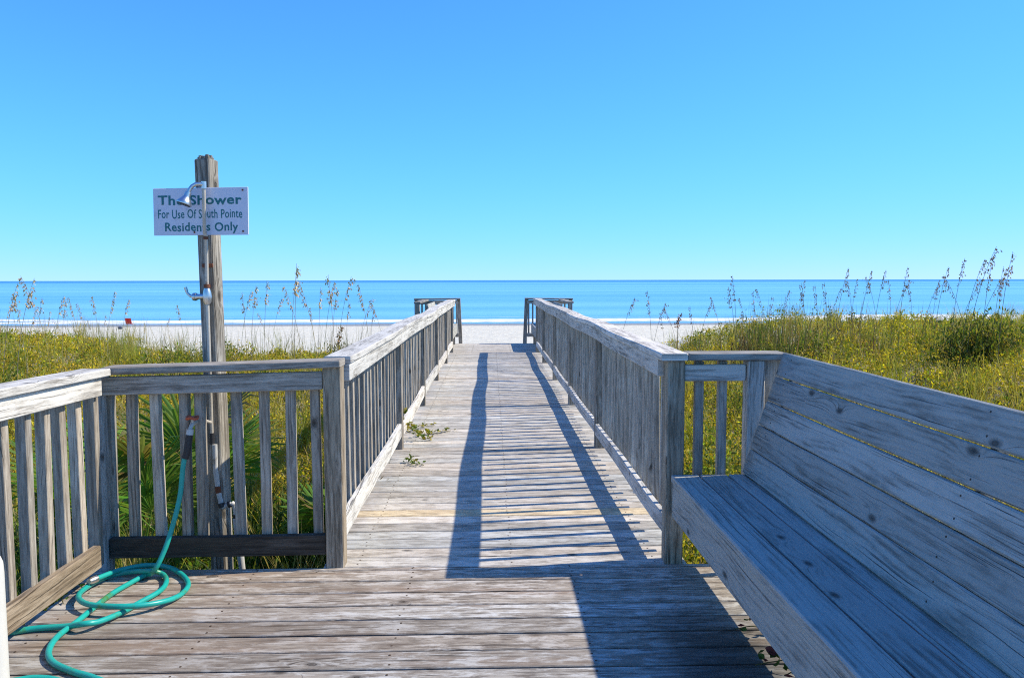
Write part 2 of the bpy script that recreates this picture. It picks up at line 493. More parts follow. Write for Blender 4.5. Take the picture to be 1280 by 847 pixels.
# low breaking wave with white foam along the water line
k = NT('sea_foam')
n = k.noise(k.xyz(k.math('MULTIPLY', k.sep(k.pos())[0], .5), k.math('MULTIPLY', k.sep(k.pos())[1], 2.0)), 1, 5, .65)
k.L.new(k.mix(k.step(n, .35, .6), (.45, .55, .60), (.78, .80, .80)), k.p.inputs['Base Color'])
k.p.inputs['Roughness'].default_value = .8
fx = np.linspace(-220, 260, 481)
V, Fq = [], []
def foam_band(y0, wid, h, seed, cut):
    r = np.random.default_rng(seed)
    ph = r.uniform(0, 6, 6)
    wob = sum(np.sin(fx * f + p) * a for f, p, a in zip((.021, .05, .13, .31, .6, .9), ph, (1.0, .6, .35, .2, .15, .1)))
    amt = np.clip(.75 + .5 * np.sin(fx * .037 + ph[1]) + .3 * np.sin(fx * .11 + ph[2]) - cut, .04, 1.2)
    base = len(V)
    for i, x in enumerate(fx):
        yc = y0 + wob[i] * .8; ww = wid * amt[i]
        for (dy, dz) in ((-.5, .0), (-.25, .7), (.1, 1.0), (.5, .0)):
            V.append((x, yc + dy * ww, SEA + .015 + dz * h * amt[i]))
    for i in range(len(fx) - 1):
        for j in range(3):
            a = base + i * 4 + j
            Fq.append((a, a + 4, a + 5, a + 1))
foam_band(84.5, 2.7, .20, 3, -.35)
foam_band(88.5, 1.8, .30, 5, .1)
foam_band(94.0, 1.0, .25, 8, .8)
tag(array_mesh('surf_foam', V, Fq, np.ones((len(V), 3)), k.m, smooth=True), 'white line of surf breaking along the beach', 'surf', kind='stuff')

# ------------------------------------------------------------------ boardwalk and decks
def tn(a=.86, b=1.12, warm=.03):
    g = random.uniform(a, b); w_ = random.uniform(-warm, warm)
    return (g * (1 + w_), g, g * (1 - w_))

BW = .139
def planks(mb, x0, x1, y0, y1, step, edge=.015, special=None, jitter=.0008, nails=(-1.9, -1.2, -.4, .4, 1.2, 1.65)):
    y = y0
    while y < y1 - .02:
        wd = min(step - .0125 + random.uniform(-.003, .002), y1 - y)
        e0, e1 = x0 + random.uniform(-edge, edge), x1 + random.uniform(-edge, edge)
        t = tn(.72, 1.18, .05)
        if special and special[0] <= y + wd / 2 < special[0] + step:
            t = special[1]
        dz = random.uniform(-jitter, jitter)
        n = 7
        bow = random.uniform(-.002, .002); skew = random.uniform(-.002, .002)
        pts = [(e0 + (e1 - e0) * i / n, y + wd / 2 + bow * math.sin(math.pi * i / n) + skew * (i / n - .5), -.019 + dz + random.uniform(-.0006, .0006)) for i in range(n + 1)]
        mb.board(pts, (0, 1, 0), (0, 0, 1), wd, .038, .004, t)
        for jx in nails:
            if x0 + .02 < jx < x1 - .02:
                for q in (.25, .75):
                    px_, py_ = jx + random.uniform(-.008, .008), y + wd * q + random.uniform(-.008, .008)
                    mb.tube([(px_, py_, dz - .002), (px_, py_, dz + .0012 + random.uniform(0, .0006))], .0048, 6, (.22, .17, .14))
        y += step
mb = MB()
planks(mb, -2.02, 1.78, .1, 3.955, .1470)
for x in (-1.9, -1.2, -.4, .4, 1.2, 1.65):
    mb.box(x - .019, x + .019, .12, 3.90, -.225, -.0405)
mb.box(-2.0, 1.74, 3.905, 3.943, -.235, -.041)
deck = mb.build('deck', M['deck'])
tag(deck, 'brown weathered plank deck under the hose and the bench', 'deck', kind='structure')

mb = MB()
planks(mb, -.875, 1.02, 3.96, 16.0, .1445, .012, (4.86, (1.25, 1.08, .80)), nails=(-.7, .1, .85))
planks(mb, -1.80, 1.97, 16.0, 18.25, .1445)
for x in (-.7, .1, .85):
    mb.box(x - .019, x + .019, 3.98, 18.2, -.225, -.0405)
for x in (-1.7, 1.85):
    mb.box(x - .019, x + .019, 16.05, 18.2, -.225, -.0405)
for i in range(5):
    mb.box(-.65, .72, 18.28 + .28 * i, 18.54 + .28 * i, -.20 - .18 * i, -.162 - .18 * i)
for s_ in (-.62, .69):
    mb.board([(s_, 18.28, -.28), (s_, 19.7, -1.2)], (1, 0, 0), (0, .6, .8), .038, .2)
for yy in (5.4, 7.8, 10.2, 12.6, 15.0, 17.6):
    for x in (-.6, .75):
        mb.box(x - .07, x + .07, yy - .07, yy + .07, -1.9, -.226)
bw = mb.build('boardwalk', M['walk'])
tag(bw, 'bleached plank boardwalk leading out to the beach', 'boardwalk', kind='structure')

# ------------------------------------------------------------------ long boardwalk railings
POSTS = [6.81, 9.18, 11.5, 13.88, 15.95]
def wavy(p0, p1, n, ax, az, seed):
    r = random.Random(seed)
    ph = [r.uniform(0, 6.28) for _ in range(4)]
    out = []
    L = (Vector(p1) - Vector(p0)).length
    for i in range(n + 1):
        t = i / n
        p = Vector(p0).lerp(Vector(p1), t)
        s = t * L
        fade = min(1, s / .5, (L - s) / .3) if L > 1 else 0
        p.x += ax * fade * (math.sin(s * 1.3 + ph[0]) * .6 + math.sin(s * 2.7 + ph[1]) * .4)
        p.z += az * fade * (math.sin(s * 1.1 + ph[2]) * .6 + math.sin(s * 2.3 + ph[3]) * .4)
        out.append(p)
    return out

def make_baluster(name, length, size, mat, parent, tint=(1, 1, 1)):
    mb = MB()
    o = Vector(parent.location)
    mb.board([o, o + Vector((0, 0, length * .5)), o + Vector((0, 0, length))], (1, 0, 0), (0, 1, 0), size, size, .003, tint)
    return mb.build(name, mat, parent)

def scatter_balusters(root, spots, length, size, mat, nproto=4):
    """spots: (x,y,z0,lean_x,lean_y). the first few are meshes of their own, the rest copies that share them"""
    protos = []
    for i, (x, y, z, lx, ly) in enumerate(spots):
        if i < nproto:
            o = make_baluster('baluster', length, size, mat, root, tn(.8, 1.12))
            protos.append(o)
        else:
            o = protos[i % nproto].copy()
            COL.objects.link(o)
            o.parent = root
        o.location = (x - root.location.x, y - root.location.y, z - root.location.z)
        o.rotation_euler = (ly, lx, random.choice((0, math.pi / 2, math.pi)) + random.uniform(-.06, .06))
    return protos

def long_railing(side, label):
    s = side
    cx = .943 if s > 0 else -.806          # corner post
    px = .952 if s > 0 else -.820          # other posts
    ap = .886 if s > 0 else -.755          # apron board
    br = .927 if s > 0 else -.795          # bottom rail, set between the posts
    bx = .966 if s > 0 else -.834          # balusters
    cc = .929 if s > 0 else -.798          # cap centre
    zt = 1.098 if s > 0 else 1.078         # top of the cap
    hb = .100 if s > 0 else .118
    root = empty('boardwalk_railing', (cx, 4.0, 0), label, 'railing', 'long railings of the boardwalk')
    mb = MB(); z1 = zt - .039
    mb.board([(cx, 3.998, -.9), (cx, 3.998, .4), (cx, 3.998, z1)], (1, 0, 0), (0, 1, 0), .092, .09, .005, (1.15, 1.07, .95))
    mb.build('post', M['post'], root)
    for y in POSTS:
        MB().board([(px + random.uniform(-.004, .004), y, -1.0), (px, y, .4), (px, y, z1)], (1, 0, 0), (0, 1, 0), .089, .089, .005, tn(.8, 1.0)).build('post', M['post'], root)
    cuts = [4.075 if s < 0 else 3.93, 8.95, 13.9, 16.03]
    for i in range(3):
        n = 14
        MB().board(wavy((cc, cuts[i] + .002, zt - .019), (cc, cuts[i + 1] - .002, zt - .019), n, .010, .012, 20 + i + (5 if s > 0 else 0)), (1, 0, 0), (0, 0, 1), .142, .038, .005, tn(.96, 1.08)).build('cap_rail', M['rail'], root)
        a0 = max(cuts[i], 4.047)
        MB().board(wavy((ap, a0 + .002, zt - .085), (ap, cuts[i + 1] - .002, zt - .085), n, .004, .010, 20 + i + (5 if s > 0 else 0)), (1, 0, 0), (0, 0, 1), .036, .092, .004, tn(.94, 1.05)).build('apron_board', M['rail'], root)
    ends = [4.0] + POSTS
    for a, b in zip(ends[:-1], ends[1:]):
        MB().board(wavy((br + random.uniform(-.006, .004), a + .047, .172), (br + random.uniform(-.006, .004), b - .047, .172 + random.uniform(-.008, .008)), 8, .006, .010, random.randrange(999)), (1, 0, 0), (0, 0, 1), .036, hb, .004, tn(.98, 1.12)).build('bottom_rail', M['rail'], root)
    spots = []
    for a, b, n in zip(ends[:-1], ends[1:], (16, 14, 14, 14, 12)):
        for i in range(n):
            y = a + .05 + (b - a - .1) * (i + .7) / (n + .4) + random.uniform(-.010, .010)
            spots.append((bx + random.uniform(-.002, .003), y, .085 + random.uniform(-.015, .012), random.uniform(-.008, .008), random.uniform(-.014, .014)))
    scatter_balusters(root, spots, .945, .037, M['baluster'])
    return root
long_railing(-1, 'long sunlit wooden railing along the left edge of the boardwalk')
long_railing(1, 'long shaded wooden railing along the right edge of the boardwalk')

# ------------------------------------------------------------------ deck railing in front of the shower
root = empty('deck_railing', (-1.4, 4.0, 0), 'short grey railing with dark bottom rail in front of the shower post', 'railing')
MB().board(wavy((-1.945, 4.0, 1.020), (-.758, 4.0, 1.054), 8, 0, .004, 3), (0, 1, 0), (0, 0, 1), .142, .038, .005, (.80, .78, .76)).build('cap_rail', M['railgrey'], root)
MB().board([(-1.955, 3.975, .942), (-1.4, 3.974, .953), (-.856, 3.975, .966)], (0, 1, 0), (0, 0, 1), .036, .092, .004, (1.0, 1.0, 1.0)).build('apron_board', M['railgrey'], root)
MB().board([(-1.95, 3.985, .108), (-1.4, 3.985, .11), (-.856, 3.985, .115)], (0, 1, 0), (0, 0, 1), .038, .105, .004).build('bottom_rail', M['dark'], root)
sp = []
for px in (137, 165, 198, 231, 250, 298, 330, 362, 395):
    x = (px - 614) * 4.03 / 980.4
    sp.append((x, 4.025, .07, .022 if px == 137 else random.uniform(-.013, .013), random.uniform(-.006, .006)))
scatter_balusters(root, sp, .90, .046, M['baluster'], 5)

# ------------------------------------------------------------------ deck railing on the left side
root = empty('deck_railing', (-1.97, 3.0, 0), 'side railing with bright white top boards along the left edge of the deck', 'railing')
MB().board([(-2.005, 3.99, -.9), (-2.003, 3.99, .4), (-2.002, 3.99, .998)], (1, 0, 0), (0, 1, 0), .090, .090, .005, (.88, .92, .98)).build('post', M['railgrey'], root)
MB().board([(-2.005, 1.6, -.9), (-2.003, 1.6, .4), (-2.002, 1.6, .998)], (1, 0, 0), (0, 1, 0), .090, .090, .005).build('post', M['railgrey'], root)
MB().board([(-1.955, 3.915, 1.019), (-1.955, 2.6, 1.045), (-1.955, 1.0, 1.07)], (1, 0, 0), (0, 0, 1), .142, .038, .005, (1.08, 1.08, 1.08)).build('cap_rail', M['rail'], root)
MB().board([(-1.922, 3.86, .954), (-1.922, 2.6, .980), (-1.922, 1.0, 1.005)], (1, 0, 0), (0, 0, 1), .036, .090, .004, (1.15, 1.15, 1.15)).build('apron_board', M['rail'], root)
MB().board([(-1.93, 3.80, .127), (-1.93, 2.6, .130), (-1.93, 1.0, .13)], (1, 0, 0), (0, 0, 1), .038, .112, .004, (.80, .70, .59)).build('bottom_rail', M['post'], root)
sp = [(-1.963 + random.uniform(-.002, .002), 3.86 - .142 * i, .06, random.uniform(-.012, .004), random.uniform(-.01, .01)) for i in range(16)]
scatter_balusters(root, sp, .93, .046, M['baluster'], 5)

# ------------------------------------------------------------------ short railing beside the bench
root = empty('deck_railing', (1.25, 4.0, 0), 'short grey railing with two balusters at the far end of the bench', 'railing')
MB().board([(1.003, 4.0, 1.079), (1.3, 4.0, 1.080), (1.505, 4.0, 1.079)], (0, 1, 0), (0, 0, 1), .142, .038, .005, (.8, .8, .8)).build('cap_rail', M['railgrey'], root)
MB().board([(.991, 3.985, .994), (1.305, 3.985, .994)], (0, 1, 0), (0, 0, 1), .036, .085, .004).build('apron_board', M['rail'], root)
MB().board([(1.355, 3.99, -.9), (1.355, 3.99, .4), (1.355, 3.99, 1.059)], (1, 0, 0), (0, 1, 0), .088, .088, .005).build('post', M['rail'], root)
MB().board([(1.455, 4.0, .2), (1.455, 4.0, 1.059)], (1, 0, 0), (0, 1, 0), .105, .036, .004).build('end_board', M['rail'], root)
MB().board([(.991, 3.985, .24), (1.305, 3.985, .24)], (0, 1, 0), (0, 0, 1), .036, .09, .004).build('bottom_rail', M['railgrey'], root)
scatter_balusters(root, [(1.078, 4.024, .2, 0, 0), (1.2, 4.024, .2, .003, 0)], .85, .044, M['baluster'], 2)

# ------------------------------------------------------------------ benches
def make_bench(y0, y1, label, mirror=None, near=False, rows=5):
    """wooden bench along y; mirror = function on x"""
    mx = mirror or (lambda x: x)
    sg = 1 if mirror is None else -1
    root = empty('bench', (mx(1.15), (y0 + y1) / 2, 0), label, 'bench')
    n = 8
    ln = lambda x, z: [(mx(x), y0 + (y1 - y0) * i / n, z + (random.uniform(-.0012, .0012) if 0 < i < n else 0)) for i in range(n + 1)]
    for x0 in (.918, 1.066, 1.214):
        MB().board(ln(x0 + .0705, .456), (1, 0, 0), (0, 0, 1), .1405, .038, .006, tn(.97, 1.05, .01)).build('seat_board', M['bench'], root)
    MB().board(ln(.944, .345), (1, 0, 0), (0, 0, 1), .036, .182, .004, (1, 1, 1)).build('front_apron', M['bench'], root)
    MB().board(ln(1.315, .36), (1, 0, 0), (0, 0, 1), .036, .15, .004).build('rear_apron', M['bench'], root)
    bdir = Vector((.206, 0, .636)).normalized(); nrm = Vector((bdir.z, 0, -bdir.x))
    b0 = Vector((1.283, 0, .483))
    wds = .131
    for i in range(rows):
        c = b0 + bdir * (wds * (i + .5)) + nrm * .018
        bb = MB()
        for yy in ((3.80, 2.25, .85) if near else ()):
            for q in (-.035, .035):
                w_ = c + bdir * (q + random.uniform(-.006, .006)) - nrm * .0175
                w_.y = yy + random.uniform(-.015, .015)
                bb.tube([w_ + nrm * .002, w_ - nrm * .0012], .0038, 7, (.18, .14, .12))
        bb.board(ln(c.x, c.z), (bdir.x * sg, 0, bdir.z), (nrm.x * sg, 0, nrm.z), wds - random.uniform(.003, .006), .036, .006, tn(.95, 1.04, .01)).build('back_board', M['bench'], root)
    ys = [y1 - .12, (y0 + y1) / 2 - .1, y0 + .1] if near else [y0 + .2, y1 - .2]
    for y in ys:
        c0 = b0 - bdir * .40 + nrm * .056; c1 = b0 + bdir * (wds * rows - .06) + nrm * .056
        MB().board([(mx(c0.x), y, c0.z), (mx(c1.x), y, c1.z)], (0, 1, 0), (nrm.x * sg, 0, nrm.z), .038, .038, .004).build('back_support', M['post'], root)
        if not (near and y > 3): MB().board([(mx(1.0), y, 0.002), (mx(1.0), y, .43)], (0, 1, 0), (1, 0, 0), .036, .07, .004).build('leg', M['post'], root)
        MB().board([(mx(.97), y + .038, .39), (mx(1.29), y + .038, .39)], (0, 1, 0), (0, 0, 1), .036, .085, .004).build('bearer', M['post'], root)
    return root
make_bench(.75, 3.935, 'long pale wooden bench with slatted back on the near deck', near=True)
make_bench(16.12, 18.14, 'small distant bench right of the boardwalk at its seaward end', rows=4)
make_bench(16.12, 18.14, 'small distant bench left of the boardwalk at its seaward end', rows=4, mirror=lambda x: .14 - x)

# ------------------------------------------------------------------ end railings at the seaward landing
def end_railing(sg, x0, x1, label):
    root = empty('landing_railing', ((x0 + x1) / 2, 18.2, 0), label, 'railing')
    top = [(x0, 18.21, 1.04), (x1, 18.21, 1.03)]
    MB().board(top, (0, 1, 0), (0, 0, 1), .14, .038, .005, (.7, .7, .7)).build('cap_rail', M['railgrey'], root)
    MB().board([(x0 + sg * .05, 18.2, .965), (x1 - sg * .03, 18.2, .955)], (0, 1, 0), (0, 0, 1), .036, .085, .004).build('apron_board', M['railgrey'], root)
    MB().board([(x0 + sg * .05, 18.2, .2), (x1 - sg * .03, 18.2, .2)], (0, 1, 0), (0, 0, 1), .036, .085, .004).build('bottom_rail', M['railgrey'], root)
    MB().board([(x0 - sg * .01, 18.262, -.6), (x0 + sg * .01, 18.262, .2), (x0 + sg * .045, 18.262, 1.02)], (1, 0, 0), (0, 1, 0), .085, .085, .005).build('post', M['post'], root)
    MB().board([(x1 - sg * .05, 18.265, -.6), (x1 - sg * .05, 18.265, 1.01)], (1, 0, 0), (0, 1, 0), .089, .089, .005).build('post', M['post'], root)
    n = 11
    sp = [(x0 + (x1 - x0) * (i + 1) / (n + 1), 18.238, .15, 0, 0) for i in range(n)]
    scatter_balusters(root, sp, .85, .037, M['baluster'], 2)
    # return along the outer side of the landing, behind the bench
    MB().board([(x1 - sg * .27, 18.13, 1.01), (x1 - sg * .27, 16.1, 1.01)], (1, 0, 0), (0, 0, 1), .14, .038, .005, (.8, .8, .8)).build('side_cap', M['railgrey'], root)
    MB().board([(x1 - sg * .27, 16.15, -1.0), (x1 - sg * .27, 16.15, .99)], (1, 0, 0), (0, 1, 0), .089, .089, .005).build('post', M['post'], root)
end_railing(1, .78, 1.90, 'dark railing closing the right side of the seaward landing')
end_railing(-1, -.71, -1.78, 'dark railing closing the left side of the seaward landing')

# ------------------------------------------------------------------ shower
A14 = math.radians(-14)
sc = Vector((-1.497, 4.25, 0))
ex = Vector((math.cos(A14), math.sin(A14), 0)); ey = Vector((-math.sin(A14), math.cos(A14), 0))
def sp_(a, b, z):
    return sc + ex * a + ey * b + Vector((0, 0, z))
shower = empty('outdoor_shower', sc, 'outdoor shower of pipe and chrome head on a tall grey post', 'shower')
pst = MB()
pst.board([sp_(.022, 0, -1.0), sp_(.012, 0, .5), sp_(0, 0, 1.4), sp_(-.008, 0, 2.108)], ex, ey, .088, .088, .006)
pst.build('post', M['showerpost'], shower)
mb = MB()   # ragged weathered top
for i in range(26):
    a, b = random.uniform(-.04, .026), random.uniform(-.038, .038)
    h = random.uniform(.006, .022)
    mb.board([sp_(a, b, 2.10), sp_(a + random.uniform(-.004, .004), b, 2.108 + h)], ex, ey, random.uniform(.008, .02), random.uniform(.008, .02), .002)
mb.build('frayed_top', M['showerpost'], shower)
pb = -.044 - .022
zr = [.62, .9, 1.2, 1.31]
MB().tube([sp_(.020, pb, .66), sp_(.019, pb, 1.0), sp_(.018, pb, 1.36)], .0095, 10).build('riser_pipe', M['pipe'], shower)
MB().tube([sp_(.018, pb, 1.43), sp_(.022, pb, 1.70), sp_(.024, pb - .016, 1.72), sp_(.028, pb - .016, 1.965)], .0095, 10).build('riser_pipe', M['pipe'], shower)
for (z, b) in ((.95, pb), (1.55, pb)):
    MB().board([sp_(-.018, -.048, z), sp_(.045, -.048, z)], ey, (0, 0, 1), .008, .02, .002).build('pipe_strap', M['rust'], shower)
MB().tube([sp_(.022, pb - .004, 1.685), sp_(.022, pb - .004, 1.70)], .013, 10).build('rust_band', M['rust'], shower)
# valve with lever
vl = MB()
vl.tube([sp_(.018, pb, 1.345), sp_(.018, pb, 1.36), sp_(.018, pb, 1.385), sp_(.018, pb, 1.41), sp_(.018, pb, 1.43)], [.014, .021, .024, .021, .015], 12)
vl.tube([sp_(.018, pb, 1.388), sp_(-.03, pb - .004, 1.386), sp_(-.045, pb - .004, 1.385)], [.015, .014, .017], 12)
vl.tube([sp_(-.045, pb - .004, 1.385), sp_(-.06, pb - .004, 1.385)], .021, 8)
vo = vl.build('valve', M['chrome'], shower)
MB().tube([sp_(-.06, pb - .004, 1.385), sp_(-.078, pb - .006, 1.39), sp_(-.096, pb - .006, 1.405), sp_(-.106, pb - .006, 1.435)], [.008, .008, .007, .009], 8).build('lever', M['chrome'], vo)
MB().tube([sp_(.018, pb, 1.432), sp_(.018, pb, 1.452)], .017, 10).build('rust_collar', M['rust'], shower)
# arm and head
arm = [sp_(.032, pb - .016, 1.964), sp_(.016, pb - .028, 1.969), sp_(-.002, pb - .038, 1.968), sp_(-.018, pb - .048, 1.956), sp_(-.028, pb - .056, 1.938), sp_(-.033, pb - .060, 1.922)]
MB().tube([sp_(.028, pb - .016, 1.945), sp_(.028, pb - .016, 1.983)], .0135, 10).build('elbow', M['chrome'], shower)
MB().tube(arm, .0105, 10).build('shower_arm', M['chrome'], shower)
d = (arm[-1] - arm[-2]).normalized()
h0 = arm[-1]
hd = MB().tube([h0 - d * .004, h0 + d * .012, h0 + d * .022, h0 + d * .040, h0 + d * .058, h0 + d * .064], [.015, .017, .017, .028, .040, .038], 18).build('shower_head', M['chrome'], shower)
MB().tube([h0 + d * .0645, h0 + d * .067], .033, 18).build('spray_face', M['black'], hd)
# lower pipework: grey pipe, white plastic pipe and elbows
MB().tube([sp_(.020, pb, .60), sp_(.020, pb, .655)], .0135, 10).build('pipe_sleeve', M['black'], shower)
wp = [(-1.476, 4.17, .60), (-1.476, 4.17, .46), (-1.466, 4.165, .375)]
MB().tube(wp, .0135, 10).build('plastic_pipe', M['pvc'], shower)
MB().tube([(-1.466, 4.165, .375), (-1.461, 4.163, .34)], .0155, 10).build('rust_band', M['rust'], shower)
MB().tube([(-1.461, 4.163, .34), (-1.447, 4.16, .275)], .0135, 10).build('plastic_pipe', M['pvc'], shower)
MB().tube([(-1.449, 4.16, .285), (-1.442, 4.158, .262)], .018, 10).build('pipe_joint', M['black'], shower)
MB().tube([(-1.442, 4.16, .262), (-1.41, 4.158, .275), (-1.395, 4.158, .282)], .0125, 10).build('plastic_pipe', M['pvc'], shower)
MB().tube([(-1.410, 4.158, .276), (-1.397, 4.158, .281)], .018, 10).build('pipe_joint', M['black'], shower)
MB().tube([(-1.392, 4.158, .284), (-1.377, 4.158, .275), (-1.373, 4.158, .25), (-1.370, 4.158, .22)], .0145, 10).build('elbow', M['pvc'], shower)
MB().tube([(-1.370, 4.158, .225), (-1.369, 4.158, .205)], .019, 10).build('pipe_joint', M['black'], shower)
MB().tube([(-1.369, 4.158, .205), (-1.362, 4.158, .10), (-1.325, 4.158, -.3), (-1.32, 4.158, -.85)], [.020, .020, .014, .014], 10).build('plastic_pipe', M['pvc'], shower)
# garden tap reaching out through the railing
TX, TY = -1.508, 3.955
tp = MB()
tp.tube([sp_(.018, pb, .715), (-1.505, 4.09, .745), (-1.508, 3.995, .752)], .009, 10)
tp.tube([(-1.508, 4.0, .752), (TX, TY, .752)], .013, 10)
tp.tube([(TX, TY, .752), (TX, TY, .775)], [.008, .008], 8)
tp.tube([(TX, TY, .752), (TX - .003, TY - .018, .735), (TX - .004, TY - .022, .725)], .011, 10)
to = tp.build('tap', M['pipe'], shower)
wh = MB()
ring = [(TX + .026 * math.cos(a), TY + .026 * math.sin(a) * .9, .782 + .004 * math.sin(3 * a)) for a in np.linspace(0, 2 * math.pi, 25)]
wh.tube(ring, .0075, 8, caps=False)
for a in range(4):
    wh.tube([(TX, TY, .78), (TX + .024 * math.cos(a * 1.57), TY + .022 * math.sin(a * 1.57), .782)], .005, 6)
wh.tube([(TX, TY, .774), (TX, TY, .79)], .009, 8)
wh.build('handwheel', M['redrust'], to)

# ------------------------------------------------------------------ sign on the shower post
sg_c = sp_(-.016, -.044 - .006, 1.832)
A = math.radians(-9)
sx_ = Vector((math.cos(A), math.sin(A), 0)); sy_ = Vector((-math.sin(A), math.cos(A), 0))
sz_ = (Vector((0, 0, 1)) + sx_ * .012).normalized()
sign = empty('shower_sign', sg_c, 'white painted sign with three lines of green lettering on the shower post', 'sign')
SW, SH = .528, .247
mb = MB()
mb.board([sg_c - sx_ * SW / 2, sg_c, sg_c + sx_ * SW / 2], sz_, sy_, SH, .007, .0015)
mb.build('panel', M['sign'], sign)
def line(txt, x0, x1, zc, hgt, bold):
    cu = bpy.data.curves.new('lettering', 'FONT')
    cu.body = txt; cu.size = 1; cu.offset = bold; cu.extrude = .01; cu.resolution_u = 3
    cu.space_character = 1.06
    o = bpy.data.objects.new('lettering', cu); COL.objects.link(o)
    bpy.context.view_layer.update()
    me = bpy.data.meshes.new_from_object(o.evaluated_get(bpy.context.evaluated_depsgraph_get()))
    bpy.data.objects.remove(o)
    n = len(me.vertices); co = np.empty(n * 3, np.float32); me.vertices.foreach_get('co', co); co = co.reshape(-1, 3)
    a0, a1 = co[:, 0].min(), co[:, 0].max()
    cap = .73
    tx = (co[:, 0] - a0) / (a1 - a0)
    wob = np.sin(tx * 23) * .03 * hgt
    r = .5 * (co[:, 0] * 0 + 1)
    X_ = x0 + tx * (x1 - x0)
    Zz = zc + (co[:, 1] / cap - .5) * hgt + wob
    Yy = np.where(co[:, 2] > 0, -.0046, -.0036)
    base = np.array(sx_)[None] * X_[:, None] + np.array(sz_)[None] * Zz[:, None] + np.array(sy_)[None] * Yy[:, None]
    me.vertices.foreach_set('co', base.astype(np.float32).ravel())
    me.materials.append(M['lettering'])
    me.update()
    o = bpy.data.objects.new('lettering', me); COL.objects.link(o); o.parent = sign
line('The Shower', -.238, .230, .062, .050, .022)
line('For Use Of South Pointe', -.238, .232, -.010, .048, .006)
line('Residents Only', -.200, .208, -.078, .046, .016)
for (a, b) in ((.028, -.108), (-.035, -.108), (.236, .108), (.236, -.105)):
    p = sg_c + sx_ * a + sz_ * b
    MB().tube([p - sy_ * .003, p - sy_ * .0065], .005, 8).build('screw', M['rust'], sign)

# ------------------------------------------------------------------ garden hose
def catmull(pts, n=8):
    P = [Vector(p) for p in pts]
    P = [P[0] * 2 - P[1]] + P + [P[-1] * 2 - P[-2]]
    out = []
    for i in range(1, len(P) - 2):
        for j in range(n):
            t = j / n
            a, b, c, d_ = P[i - 1], P[i], P[i + 1], P[i + 2]
            out.append(.5 * ((2 * b) + (c - a) * t + (2 * a - 5 * b + 4 * c - d_) * t * t + (3 * b - a - 3 * c + d_) * t * t * t))
    out.append(P[-2])
    return out
def on_deck(px, py, z=.0165):
    d_ = rot.to_3x3() @ Vector(((px - 640) / 980.4, -(py - 423.5) / 980.4, -1))
    t = (z - EYE) / d_.z
    return Vector((d_.x * t, d_.y * t, z))
HR = .0124
a = [Vector((TX - .012, TY - .030, .66)), Vector((-1.545, 3.915, .55)), Vector((-1.56, 3.90, .40)), Vector((-1.585, 3.87, .27)), Vector((-1.615, 3.83, .15)), Vector((-1.66, 3.80, .05))]
b = [(180, 719, .0165), (144, 739, .0165), (121, 756, .0165), (98, 775, .0165), (72, 795, .0165), (61, 813, .0165), (66, 827, .0165), (89, 838, .0165), (115, 846, .0165), (142, 858, .02), (140, 872, .03), (100, 866, .04), (75, 851, .0165), (43, 847, .0165), (0, 852, .0165), (-50, 845, .0165), (-70, 815, .0165), (-40, 797, .0165), (10, 790, .0165),
     (43, 785, .0165), (85, 782, .022), (106, 779, .040), (125, 776, .030), (154, 764, .018), (172, 754, .0165), (200, 738, .0165), (208, 726, .0165), (203, 717, .022), (186, 713, .044), (151, 716, .022), (125, 724, .020), (105, 736, .03), (98, 746, .038), (108, 754, .042), (131, 757, .046), (164, 757, .046), (197, 753, .034), (222, 745, .018), (235, 732, .0165), (230, 720, .0165), (212, 709, .030), (184, 706, .040), (150, 712, .040), (120, 723, .050)]
path = catmull(a + [on_deck(*q) for q in b], 8)
hose = empty('garden_hose', on_deck(165, 735, 0), 'turquoise green garden hose hanging from the tap and coiled on the deck', 'hose')
MB().tube(path, HR, 12).build('tubing', M['hose'], hose)
MB().tube([Vector((TX - .004, TY - .022, .728)), Vector((TX - .007, TY - .026, .70))], .018, 12).build('coupling', M['pvc'], hose)
MB().tube([Vector((TX - .007, TY - .026, .70)), Vector((TX - .012, TY - .030, .66)), Vector((-1.526, 3.922, .615)), Vector((-1.536, 3.918, .582))], [.0175, .018, .0175, .0165], 12).build('sleeve', M['black'], hose)
e = path[-1]; ed = (path[-1] - path[-3]).normalized()
MB().tube([e - ed * .004, e + ed * .03, e + ed * .034, e + ed * .045], [.0165, .0165, .013, .013], 12).build('end_fitting', M['chrome'], hose)

# ------------------------------------------------------------------ white post at the left edge of the deck
wx, wy = -1.678, 2.58
post = empty('white_post', (wx, wy, 0), 'white painted short post with rounded top at the left edge of the deck', 'post')
pr_ = MB()
prof = [(0, .052), (.50, .052), (.535, .050), (.552, .044), (.562, .034), (.566, .015)]
pr_.tube([(wx, wy, z + .001) for z, r in prof], [r for z, r in prof], 4 * 6)
pr_.build('shaft', M['white'], post)
cap = MB()
rr, zz = [], []
for i in range(13):
    t = i / 12
    rr.append((.026 + .016 * math.sin(math.pi * t)) * (1 + .05 * (i % 2)))
    zz.append(.566 + .085 * t)
cap.tube([(wx - .005, wy, z) for z in zz], rr, 20)
cap.build('ribbed_cap', M['pipe'], post)

# ------------------------------------------------------------------ plants
PX = lambda px, y: (px - 614) * y / 980.4

